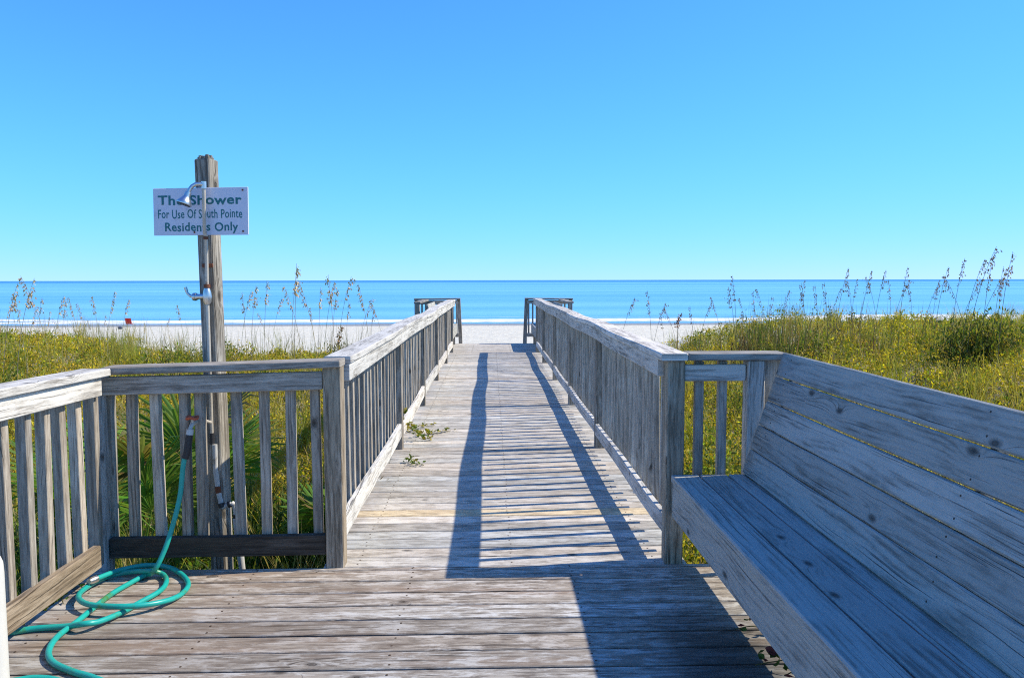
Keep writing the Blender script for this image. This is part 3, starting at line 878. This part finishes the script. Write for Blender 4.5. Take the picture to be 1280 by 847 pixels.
def leaf_quads(C, size, aspect=.5, up=.35, droop=0.0, rng=RNG):
    """diamond leaves at centres C with random directions"""
    n = len(C)
    th = rng.uniform(0, 2 * np.pi, n); ph = rng.uniform(-.5, 1.0, n) + up
    D = np.stack([np.cos(th) * np.cos(ph), np.sin(th) * np.cos(ph), np.sin(ph)], 1)
    R_ = rng.normal(size=(n, 3)) * .55 + np.array([0, 0, 1.0]); W = np.cross(D, R_); W /= np.linalg.norm(W, axis=1)[:, None] + 1e-9
    s = np.asarray(size)[:, None]
    v0 = C; v1 = C + D * s * .45 + W * s * aspect * .5; v2 = C + D * s; v3 = C + D * s * .45 - W * s * aspect * .5
    v2 = v2 - np.array([0, 0, 1]) * s * droop
    V = np.stack([v0, v1, v2, v3], 1).reshape(-1, 3)
    return V, np.arange(n * 4).reshape(n, 4)

def blades(B, h, lean, width, rng=RNG, seg=3, curve=1.8, th=None):
    """curved tapering grass blades from base points B"""
    n = len(B)
    th = rng.uniform(0, 2 * np.pi, n) if th is None else th
    D = np.stack([np.cos(th), np.sin(th), np.zeros(n)], 1)
    W = np.stack([-np.sin(th), np.cos(th), np.zeros(n)], 1)
    tw = rng.uniform(-1.2, 1.2, n)
    W = W * np.cos(tw)[:, None] + D * np.sin(tw)[:, None]
    rows = []
    for i in range(seg + 1):
        t = i / seg
        c = B + D * (lean * t ** curve)[:, None] + np.array([0, 0, 1]) * (h * t * (1 - .18 * t * np.clip(lean / np.maximum(h, .01), 0, 2)))[:, None]
        ww = (width * (1 - t) ** .7 * .5 + .0006)[:, None]
        rows.append(c - W * ww); rows.append(c + W * ww)
    V = np.stack(rows, 1)
    k_ = (seg + 1) * 2
    base = (np.arange(n) * k_)[:, None, None]
    q = np.array([[2 * i, 2 * i + 1, 2 * i + 3, 2 * i + 2] for i in range(seg)])[None]
    return V.reshape(-1, 3), (base + q).reshape(-1, 4), k_

def tints(base, n, var=.25, rng=RNG, rep=4):
    base = np.asarray(base, float)
    if base.ndim == 1: base = np.repeat(base[None], n, 0)
    g = rng.lognormal(0, var, n)[:, None]
    h = rng.normal(0, .06, (n, 3))
    return np.repeat(np.clip(base * g * (1 + h), .003, .9), rep, 0)

def blocked(x, y):
    """True where the decks stand"""
    m = (x > -2.12) & (x < 1.9) & (y < 4.12)
    m |= (x > -.95) & (x < 1.12) & (y < 20.3)
    m |= (x > -1.95) & (x < 2.05) & (y > 15.9) & (y < 18.4)
    return m

def sample(n, ymin, ymax, power=1.0, extra=2.2, x_lo=None, x_hi=None):
    """points in the seen wedge of dune, denser near the viewer"""
    out = []
    while sum(len(o) for o in out) < n:
        r = RNG.uniform(0, 1, n * 2)
        y = ymin * (ymax / ymin) ** (r ** power)
        x = RNG.uniform(-1, 1, n * 2) * (y * .72 + extra)
        ok = ~blocked(x, y) & (y < veg_end(x) + RNG.normal(0, .8, n * 2))
        if x_lo is not None: ok &= x > x_lo
        if x_hi is not None: ok &= x < x_hi
        out.append(np.stack([x[ok], y[ok]], 1))
    return np.concatenate(out)[:n]

# --- leafy ground cover
def cover():
    n = 5200
    p = sample(n, 4.2, 23, .75)
    x, y = p[:, 0], p[:, 1]
    gz = ground_z(x, y)
    patch = hnoise(x * 1.7 + 4, y * 1.5)
    H = .34 + .16 * patch + RNG.uniform(-.06, .16, n)
    edge = sm(veg_end(x) - y, -.5, 2.5)
    H = H * (.35 + .65 * edge)
    nearw = x < -.9
    H = np.where((y < 6) & nearw, H * .95, H)
    H = np.where((x > 1.1) & (y < 7.5), H * 1.1, H)
    clump = sm(np.sin(x * 1.15 + 1.7 * np.sin(y * .6)) * np.cos(y * .95 + 1.2 * np.sin(x * .5 + 2)), .35, .75)
    H = H * (1 + .65 * clump)
    lush = (y < 6.6) & (x < -.9)
    H = np.where(lush & (x < -1.75) & (y > 4.5), H * .55, H)
    R_ = RNG.uniform(.16, .34, n)
    per = 64
    th = RNG.uniform(0, 2 * np.pi, (n, per)); rr = np.sqrt(RNG.uniform(0, 1, (n, per)))
    zz = RNG.uniform(0, 1, (n, per)) ** .6
    prof = np.sqrt(np.clip(1 - (zz * .95) ** 3, 0.02, 1))
    C = np.stack([x[:, None] + np.cos(th) * rr * R_[:, None] * prof, y[:, None] + np.sin(th) * rr * R_[:, None] * prof,
                  gz[:, None] + zz * H[:, None] * (1.08 - .35 * rr)], -1).reshape(-1, 3)
    size = RNG.uniform(.022, .055, n * per) * (1 + .03 * np.repeat(y, per)) * np.repeat(np.where(lush, 1.55, 1.0), per)
    V, F = leaf_quads(C, size, .42)
    c = np.array([[.28, .265, .022], [.40, .33, .020], [.17, .215, .026], [.45, .33, .026], [.30, .235, .08], [.12, .155, .022], [.12, .20, .025]])
    w1 = np.clip(.5 + .5 * hnoise(x * .8 + 2, y * .9 + 1) + .25 * (x > 1), 0, 1)
    kind = np.where(RNG.uniform(0, 1, n) < .25, 2, np.where(RNG.uniform(0, 1, n) < w1, 1, 0))
    kind = np.where(RNG.uniform(0, 1, n) < .16, 3, kind); kind = np.where(RNG.uniform(0, 1, n) < .08, 4, kind)
    kind = np.where((clump > .5) & (RNG.uniform(0, 1, n) < .75), 5, kind)
    kind = np.where(lush & (RNG.uniform(0, 1, n) < .85), 6, kind)
    base = np.repeat(c[kind], per, 0)
    T = tints(base, n * per, .42)
    o = array_mesh('dune_ground_cover', V, F, T, M['leaf'])
    tag(o, 'low yellow green leafy plants covering the dune on both sides', 'ground cover', kind='stuff')
    # yellow blossoms on top of the plants
    sel = (RNG.uniform(0, 1, n) < np.clip(.42 + .4 * patch, .05, .9) * np.where(lush, .12, 1) * (1 - .7 * clump))
    m = int(sel.sum()); q = 30
    th = RNG.uniform(0, 2 * np.pi, (m, q)); rr = np.sqrt(RNG.uniform(0, 1, (m, q)))
    C = np.stack([x[sel][:, None] + np.cos(th) * rr * R_[sel][:, None] * 1.0, y[sel][:, None] + np.sin(th) * rr * R_[sel][:, None],
                  gz[sel][:, None] + H[sel][:, None] * (1.1 - .35 * rr) * RNG.uniform(.75, 1.12, (m, q))], -1).reshape(-1, 3)
    sz = RNG.uniform(.010, .022, m * q) * (1 + .035 * np.repeat(y[sel], q))
    V, F = leaf_quads(C, sz, .9, .6)
    T = tints((.50, .35, .014), m * q, .35)
    o = array_mesh('yellow_blossoms', V, F, T, M['petal'])
    tag(o, 'small yellow blossoms spread over the dune plants', 'blossoms', kind='stuff')
cover()

# --- grass between and above the cover
def grass():
    Vs, Fs, Ts, b = [], [], [], 0
    def put(p, h, lean, wd, col, var=.25, zoff=0, th=None):
        nonlocal b
        B = np.stack([p[:, 0], p[:, 1], ground_z(p[:, 0], p[:, 1]) + zoff], 1)
        V, F, k_ = blades(B, h, lean, wd, th=th)
        Vs.append(V); Fs.append(F + b); b += len(V)
        Ts.append(tints(col, len(p), var, rep=k_))
    n = 26000
    p = sample(n, 4.2, 22, .8)
    h = RNG.uniform(.2, .62, n)
    put(p, h, h * RNG.uniform(.1, .7, n), RNG.uniform(.004, .009, n) * (1 + .03 * p[:, 1]), np.array([[.27, .26, .035], [.38, .31, .07], [.46, .38, .16], [.20, .24, .035]])[RNG.integers(0, 4, n)])
    # tufts
    m, q = 420, 46
    c = sample(m, 4.6, 21, .8)
    p = np.repeat(c, q, 0) + RNG.normal(0, .05, (m * q, 2))
    hh = np.repeat(RNG.uniform(.45, .85, m), q) * RNG.uniform(.6, 1.1, m * q)
    put(p, hh, hh * RNG.uniform(.05, .6, m * q), RNG.uniform(.005, .009, m * q) * (1 + .03 * p[:, 1]), np.repeat(np.array([[.24, .26, .035], [.37, .31, .07], [.44, .36, .15]])[RNG.integers(0, 3, m)], q, 0))
    # tall reedy stand on the right, beyond the railing
    m, q = 120, 15
    cx0 = np.where(RNG.uniform(0, 1, m) < .45, RNG.normal(5.7, 1.1, m), RNG.uniform(3.0, 11.5, m)); cy0 = RNG.uniform(13.5, 17.5, m)
    p = np.stack([np.repeat(cx0, q), np.repeat(cy0, q)], 1) + RNG.normal(0, .07, (m * q, 2))
    n = m * q
    core = np.exp(-((p[:, 0] - 5.8) / 1.5) ** 2)
    h = np.repeat(RNG.uniform(.45, .85, m), q) * RNG.uniform(.45, 1.15, n) * (1.0 + .6 * core)
    put(p, h, h * RNG.uniform(.02, .4, n), RNG.uniform(.008, .016, n), np.repeat(np.array([[.12, .155, .03], [.20, .18, .06], [.22, .16, .09], [.14, .09, .06]])[RNG.integers(0, 4, m)], q, 0), .35)
    # lush blades right behind the railing by the shower
    m, q = 16, 26
    c = np.stack([RNG.uniform(-2.2, -.95, m), RNG.uniform(4.7, 6.6, m)], 1)
    p = np.repeat(c, q, 0) + RNG.normal(0, .06, (m * q, 2))
    hh = np.repeat(RNG.uniform(.5, .95, m), q) * RNG.uniform(.6, 1.05, m * q)
    put(p, hh, hh * RNG.uniform(.1, .8, m * q), RNG.uniform(.012, .022, m * q), (.045, .085, .018))
    # sparse thin stems standing in front of the sand
    n = 1100
    x = RNG.uniform(-17, -.9, n); y = veg_end(x) + RNG.normal(.2, 1.2, n)
    p = np.stack([x, y], 1); h = RNG.uniform(.3, .95, n)
    put(p, h, h * RNG.uniform(.02, .35, n), RNG.uniform(.006, .010, n), np.array([[.22, .19, .09], [.16, .16, .05], [.28, .23, .13]])[RNG.integers(0, 3, n)])
    o = array_mesh('dune_grass', np.concatenate(Vs), np.concatenate(Fs), np.concatenate(Ts), M['leaf'])
    tag(o, 'green and straw coloured grass growing through the dune plants', 'grass', kind='stuff')
grass()

# --- sea oats: single stalks one can tell apart
def make_oat(seed, height, lean, dark):
    r = np.random.default_rng(seed)
    root = bpy.data.objects.new('sea_oat', None); COL.objects.link(root)
    n = 9
    pts = []
    for i in range(n + 1):
        t = i / n
        pts.append(Vector((lean * height * t ** 2.2, .02 * math.sin(3 * t), height * (t - .12 * lean * t ** 3))))
    MB().tube(pts, [.0042 - .0024 * i / n for i in range(n + 1)], 5, tuple(c * random.uniform(.8, 1.2) for c in ((.20, .16, .08) if dark else (.36, .30, .17)))).build('stem', M['stalk'], root)
    # drooping flat spikelets along the last part of the stem
    C = []; Dv = []
    L0 = r.uniform(.72, .80)
    for i in range(44):
        t = r.uniform(L0, 1.0)
        j = min(int(t * n), n - 1); f = t * n - j
        p = np.array(pts[j].lerp(pts[j + 1], f))
        off = np.array([r.normal(.25, .45), r.normal(0, .45), r.uniform(-.9, .1)]) * r.uniform(.015, .055) * (1.15 - abs(t - .87) * 3)
        C.append(p + off)
    C = np.array(C)
    s = r.uniform(.022, .040, len(C)) * (1.0 if dark else 1.25)
    th = r.uniform(0, 6.28, len(C))
    D = np.stack([.5 + .5 * np.cos(th), .5 * np.sin(th), -1 + .3 * r.normal(size=len(C))], 1); D /= np.linalg.norm(D, axis=1)[:, None]
    W = np.cross(D, r.normal(size=(len(C), 3))); W /= np.linalg.norm(W, axis=1)[:, None]
    V = np.stack([C, C + D * s[:, None] * .4 + W * s[:, None] * .26, C + D * s[:, None], C + D * s[:, None] * .4 - W * s[:, None] * .26], 1).reshape(-1, 3)
    col = (.26, .18, .12) if dark else (.48, .37, .23)
    array_mesh('seed_sprays', V, np.arange(len(V)).reshape(-1, 4), tints(col, len(C), .25, r), M['stalk'], root)
    return root
proto = {d_: [make_oat(50 + i + 10 * d_, 1.5, (.07, .15, .24, .11, .19)[i], d_) for i in range(5)] for d_ in (False, True)}
used = set()
def place_oat(px, py, dist, dark, label, group, lean_px=0):
    i = random.randrange(5)
    src = proto[dark][i]
    key = (dark, i)
    o = src if key not in used else copy_tree(src)
    used.add(key)
    x = PX(px, dist); zt = EYE - (py - 350) * dist / 980.4
    g = float(ground_z(x, dist))
    h = max(zt - g, .5)
    o.rotation_euler = (0, 0, random.uniform(-.9, .9) + (math.pi if random.random() < .3 else 0))
    s = h / 1.5 / .975
    o.scale = (min(s, 1.25), min(s, 1.25), s)
    o.location = (x - (math.cos(o.rotation_euler.z) * .2 * h * .5), dist, g)
    tag(o, label, 'sea oat', group)
LL = 'tall pale tan sea oat stalk on the left dune against the sea'
for (px, py, d_) in [(6, 358, 13), (22, 352, 12.5), (40, 346, 12), (57, 344, 12.5), (16, 378, 15), (32, 385, 16), (48, 380, 14), (63, 372, 15), (30, 365, 14),
                     (82, 369, 14), (90, 376, 15), (97, 371, 15.5), (110, 377, 16), (124, 369, 14.5), (147, 364, 15), (163, 373, 15.5), (70, 388, 16), (84, 395, 17), (140, 392, 17), (12, 395, 15), (120, 398, 17),
                     (186, 402, 17), (213, 396, 17), (228, 380, 15)]:
    place_oat(px, py, d_, False, LL, 'sea oats on the left dune')
LM = 'tan sea oat stalk between the shower post and the boardwalk railing'
for (px, py, d_) in [(303, 366, 14), (312, 363, 14.5), (324, 358, 14), (341, 352, 13.5), (349, 372, 15), (369, 356, 14), (380, 332, 12), (386, 350, 13), (376, 336, 13.5), (408, 345, 12.5), (415, 352, 13), (406, 360, 14), (433, 346, 13),
                     (440, 378, 14), (452, 356, 13.5), (455, 372, 14.5), (472, 374, 15), (470, 386, 15), (330, 390, 16), (390, 384, 15), (425, 362, 14)]:
    place_oat(px, py, d_, False, LM, 'sea oats between shower and boardwalk')
LR = 'dark brown sea oat stalk on the right dune against the sea'
for (px, py, d_) in [(783, 372, 15), (806, 365, 15), (822, 378, 14), (826, 392, 15), (842, 385, 15), (862, 384, 15), (884, 378, 15), (897, 370, 15), (914, 346, 14), (916, 360, 14.5), (934, 374, 14), (940, 366, 15), (955, 362, 15.5), (968, 372, 15),
                     (985, 364, 15), (1004, 356, 14), (1010, 352, 15), (1022, 358, 15), (1034, 355, 14.5), (1048, 360, 15), (1061, 337, 14), (1064, 352, 15), (1078, 350, 15), (1092, 340, 14), (1094, 346, 14.5), (1110, 338, 14), (1112, 352, 15), (1129, 350, 14), (1143, 336, 13.5), (1141, 356, 15), (1166, 354, 14),
                     (1183, 352, 14), (1208, 344, 13), (1212, 322, 12.5), (1226, 326, 12), (1230, 310, 12), (1216, 348, 13), (1240, 340, 12.5), (1254, 330, 12), (1262, 336, 12), (1276, 318, 11.5), (1268, 350, 12), (1190, 336, 13)]:
    place_oat(px, py, d_, True, LR, 'sea oats on the right dune')

# one fat rust-brown seed stalk on either dune
def brown_stalk(px, py, dist, label, col):
    x = PX(px, dist); g = float(ground_z(x, dist)); zt = EYE - (py - 350) * dist / 980.4
    root = empty('dried_flower_stalk', (x, dist, g), label, 'flower stalk')
    MB().tube([(x, dist, g), (x + .01, dist, (g + zt) / 2), (x + .015, dist, zt - .16)], .006, 6, (.22, .16, .08)).build('stem', M['stalk'], root)
    n = 90
    t = RNG.uniform(0, 1, n); C = np.stack([x + .015 + .05 * t ** 2 + RNG.normal(0, .018, n), dist + RNG.normal(0, .018, n), zt - .24 + .24 * t], 1)
    V, F = leaf_quads(C, RNG.uniform(.03, .05, n), .5)
    array_mesh('seed_sprays', V, F, tints(col, n, .3), M['stalk'], root, off=root.location)
brown_stalk(848, 394, 13.5, 'rust brown seed stalk standing in grass behind the right railing', (.26, .10, .03))
brown_stalk(422, 410, 11.5, 'brown drooping seed stalk just left of the sunlit railing', (.24, .15, .06))

# --- palmettos
def palmetto(x, y, z, seed, label, nf=7, size=.55, rise=.6):
    r = random.Random(seed)
    root = empty('palmetto', (x, y, z), label, 'palmetto')
    for i in range(nf):
        az = i * 2.4 + r.uniform(-.4, .4)
        tilt = r.uniform(.12, .75)
        out = Vector((math.cos(az), math.sin(az), 0))
        stem_l = rise * r.uniform(.75, 1.15)
        tip = Vector((x, y, z)) + out * stem_l * math.sin(tilt) * .8 + Vector((0, 0, stem_l * math.cos(tilt) + .05))
        mb = MB()
        g = r.uniform(.75, 1.3)
        tc = (.14 * g, .235 * g, .04 * g) if r.random() < .75 else (.17, .16, .05)
        mb.tube([Vector((x, y, z)), Vector((x, y, z)).lerp(tip, .5) + Vector((0, 0, .05)), tip], [.008, .007, .005], 6, tc)
        axis = (tip - Vector((x, y, z))).normalized() * .7 + out * .3
        axis.normalize()
        side = axis.cross(Vector((0, 0, 1)))
        side = side.normalized() if side.length > .1 else Vector((1, 0, 0))
        nrm = side.cross(axis)
        nl = 24
        for j in range(nl):
            a_ = (j / (nl - 1) - .5) * 2 * 1.75 + r.uniform(-.04, .04)
            dl = axis * math.cos(a_) + side * math.sin(a_)
            L = size * (.62 + .3 * math.cos(a_ * .55)) * r.uniform(.9, 1.05)
            wv = dl.cross(nrm).normalized() * .017
            fold = nrm * .006
            p0 = tip; p1 = tip + dl * L * .35 + nrm * .02; p2 = tip + dl * L * .75 - Vector((0, 0, L * .06)); p3 = tip + dl * L - Vector((0, 0, L * .2 * r.uniform(.4, 1.3)))
            vs = [p0 - wv * .2, p0 + wv * .2, p1 - wv, p1 + fold, p1 + wv, p2 - wv * .75, p2 + fold, p2 + wv * .75, p3]
            mb.add(vs, [(0, 1, 3, 2), (1, 4, 3), (2, 3, 6, 5), (3, 4, 7, 6), (5, 6, 8), (6, 7, 8)], None, tuple(c * r.uniform(.8, 1.25) for c in tc))
        mb.build('frond', M['leaf'], root)
GZ = lambda x, y: float(ground_z(x, y))
palmetto(-2.30, 4.95, GZ(-2.30, 4.95), 4, 'large palmetto with fan leaves behind the railing left of the shower', 9, .62, .95)
palmetto(-2.30, 5.9, GZ(-2.30, 5.9), 9, 'upright sunlit palmetto further behind the railing left of the shower', 9, .66, 1.05)
palmetto(-1.12, 5.6, GZ(-1.12, 5.6), 15, 'dark palmetto beside the boardwalk just right of the shower post', 6, .45, .6)

# --- shrubs
def shrub(x, y, z, rx, ry, h, n, label, cols, size, name='shrub', cat='shrub', twigs=16, seed=2):
    r = np.random.default_rng(seed)
    root = empty(name, (x, y, z), label, cat)
    mb = MB()
    tips = []
    for i in range(twigs):
        a = r.uniform(0, 6.28); q = r.uniform(.2, .95)
        e_ = Vector((x + math.cos(a) * rx * q, y + math.sin(a) * ry * q, z + h * (r.uniform(.6, 1.02)) * math.sqrt(max(1 - q * q * .8, .05))))
        m_ = Vector((x, y, z)).lerp(e_, .5) + Vector((0, 0, h * .06))
        mb.tube([Vector((x + r.normal(0, .04), y + r.normal(0, .04), z)), m_, e_], [.012, .008, .003], 5, (.10, .075, .05))
        tips += [(e_, .9), (m_.lerp(e_, .5), .7), (m_, .5)]
    mb.build('stems', M['stalk'], root)
    per = n // len(tips)
    C = np.concatenate([np.array(t)[None] + r.normal(0, 1, (per, 3)) * np.array([rx, ry, h]) * .16 for t, f in tips])
    V, F = leaf_quads(C, r.uniform(*size, len(C)), .3, .7, rng=r)
    base = np.array(cols)[r.integers(0, len(cols), len(C))]
    array_mesh('foliage', V, F, tints(base, len(C), .3, r), M['leaf'], root, off=root.location)
def at_px(px, dist): x = PX(px, dist); return x, dist, GZ(x, dist)
shrub(*at_px(1240, 12.2), .85, .7, .82, 4200, 'rounded dark green bush on the crest of the right dune', [(.11, .145, .022), (.17, .19, .026), (.075, .10, .02), (.25, .19, .035)], (.05, .10), twigs=40)
shrub(*at_px(938, 14.5), .42, .4, .62, 900, 'dry brown twiggy bush among the reeds on the right dune', [(.10, .07, .035), (.075, .075, .02), (.06, .045, .03)], (.04, .08), twigs=34, seed=5)
shrub(*at_px(297, 10.5), .2, .18, .62, 240, 'small leafy weed rising just right of the shower post', [(.06, .08, .02), (.11, .10, .03)], (.03, .055), 'weed', 'weed', 9, 8)
shrub(*at_px(430, 16.5), .5, .4, .36, 700, 'low grey green tuft on the sand left of the boardwalk', [(.09, .11, .05), (.14, .14, .06)], (.05, .09), 'dune_plant', 'plant', 20, 12)

# --- creepers on the planks
def creeper(spots, label, cols, seed, base):
    r = np.random.default_rng(seed)
    root = empty('creeper', base, label, 'creeper')
    st = MB(); lv = MB()
    for (pts, n, sz) in spots:
        cp = catmull(pts, 6)
        st.tube(cp, .0022, 5, (.12, .11, .035))
        for i in range(n):
            t = r.uniform(0, len(cp) - 1.001); j = int(t)
            p = cp[j].lerp(cp[j + 1], t - j) + Vector((r.normal(0, .014), r.normal(0, .014), r.uniform(.0, .025)))
            a = r.uniform(0, 6.28); tl = r.uniform(.1, .9)
            dl = Vector((math.cos(a) * math.cos(tl), math.sin(a) * math.cos(tl), math.sin(tl)))
            wv = dl.cross(Vector((r.normal(), r.normal(), 1.5))).normalized()
            s = r.uniform(*sz); nr = wv.cross(dl) * s * .12
            c = cols[r.integers(0, len(cols))]; g = r.uniform(.7, 1.3)
            lv.add([p, p + dl * s * .35 + wv * s * .34 + nr, p + dl * s * .75 + wv * s * .22, p + dl * s, p + dl * s * .75 - wv * s * .22, p + dl * s * .35 - wv * s * .34 + nr, p + dl * s * .5 - nr],
                   [(0, 1, 6), (1, 2, 6), (2, 3, 6), (3, 4, 6), (4, 5, 6), (5, 0, 6)], None, tuple(q * g for q in c))
    st.build('stem', M['stalk'], root)
    lv.build('leaves', M['leaf'], root)
V3 = Vector
yel = [(.30, .27, .03), (.12, .17, .025), (.36, .30, .09), (.07, .12, .02), (.26, .22, .05)]
creeper([([V3((-.86, 7.2, .0)), V3((-.80, 7.25, .07)), V3((-.70, 7.32, .015)), V3((-.55, 7.45, .006)), V3((-.40, 7.6, .006))], 60, (.025, .055)),
         ([V3((-.84, 7.0, .1)), V3((-.76, 7.05, .16)), V3((-.66, 7.12, .03)), V3((-.56, 7.15, .006))], 45, (.025, .055)),
         ([V3((-.83, 7.5, .0)), V3((-.70, 7.7, .02)), V3((-.58, 7.9, .006))], 26, (.02, .045)),
         ([V3((-.85, 7.0, .1)), V3((-.80, 6.98, .22)), V3((-.79, 6.95, .30))], 22, (.03, .06))],
        'yellow green creeper spilling through the left railing onto the boardwalk', yel, 3, (-.75, 7.2, 0))
creeper([([V3((-.68, 6.30, -.01)), V3((-.66, 6.27, .035)), V3((-.62, 6.2, .012)), V3((-.54, 6.16, .006))], 26, (.02, .045))],
        'small green creeper sprig growing between boardwalk planks', yel[1:4], 6, (-.64, 6.25, 0))
creeper([([V3((1.22, 2.75, -.01)), V3((1.13, 2.80, .05)), V3((1.06, 2.84, .03)), V3((1.0, 2.86, .008))], 14, (.03, .06)),
         ([V3((1.2, 3.1, -.01)), V3((1.1, 3.14, .03)), V3((1.02, 3.17, .008))], 10, (.03, .05)),
         ([V3((1.2, 2.6, -.01)), V3((1.1, 2.66, .08)), V3((1.05, 2.7, .05))], 10, (.03, .06))],
        'dark green creeper with reddish leaves under the near bench', [(.04, .09, .02), (.03, .07, .015), (.12, .03, .04)], 9, (1.15, 2.85, 0))
creeper([([V3((-2.06, 3.75, -.05)), V3((-2.0, 3.72, .03)), V3((-1.93, 3.66, .02))], 40, (.02, .045)),
         ([V3((-2.06, 3.6, -.05)), V3((-2.0, 3.58, .02)), V3((-1.95, 3.52, .01))], 22, (.02, .04))],
        'small green weed pushing up at the left corner of the deck', [(.06, .13, .02), (.10, .15, .03)], 13, (-2.0, 3.68, 0))

# ------------------------------------------------------------------ far beach things
cx_, cy_ = PX(168, 76.0), 76.0
cz = float(ground_z(cx_, cy_))
ch = empty('beach_chair', (cx_, cy_, cz), 'small red folding beach chair at the edge of the wet sand', 'chair')
mb = MB()
mb.board([(cx_ - .02, cy_ - .26, cz + .30), (cx_ - .02, cy_ + .2, cz + .24)], (1, 0, 0), (0, 0, 1), .54, .03)
mb.build('seat', M['redcloth'], ch)
MB().board([(cx_ - .02, cy_ - .26, cz + .26), (cx_ - .02, cy_ - .42, cz + .82)], (1, 0, 0), (0, 1, .3), .56, .03).build('backrest', M['redcloth'], ch)
for sxx in (-.28, .26):
    MB().tube([(cx_ + sxx, cy_ + .2, cz), (cx_ + sxx, cy_ - .26, cz + .4), (cx_ + sxx, cy_ - .42, cz + .84)], .014, 6).build('frame', M['alu'], ch)
    MB().tube([(cx_ + sxx, cy_ - .35, cz), (cx_ + sxx, cy_ + .2, cz + .3)], .014, 6).build('frame', M['alu'], ch)
bx_, by_ = PX(155.5, 71.0), 71.0
bz = float(ground_z(bx_, by_))
bag = empty('beach_bag', (bx_, by_, bz), 'dark blue bag lying on the sand left of the red chair', 'bag')
MB().tube([(bx_ - .17, by_, bz + .11), (bx_ - .15, by_, bz + .11), (bx_ + .15, by_, bz + .11), (bx_ + .17, by_, bz + .11)], [.07, .11, .11, .07], 14).build('body', M['bluecloth'], bag)
MB().tube(catmull([(bx_ - .1, by_ - .1, bz + .15), (bx_ - .05, by_ - .05, bz + .29), (bx_ + .05, by_ - .05, bz + .29), (bx_ + .1, by_ - .1, bz + .15)], 4), .012, 6).build('handle', M['bluecloth'], bag)
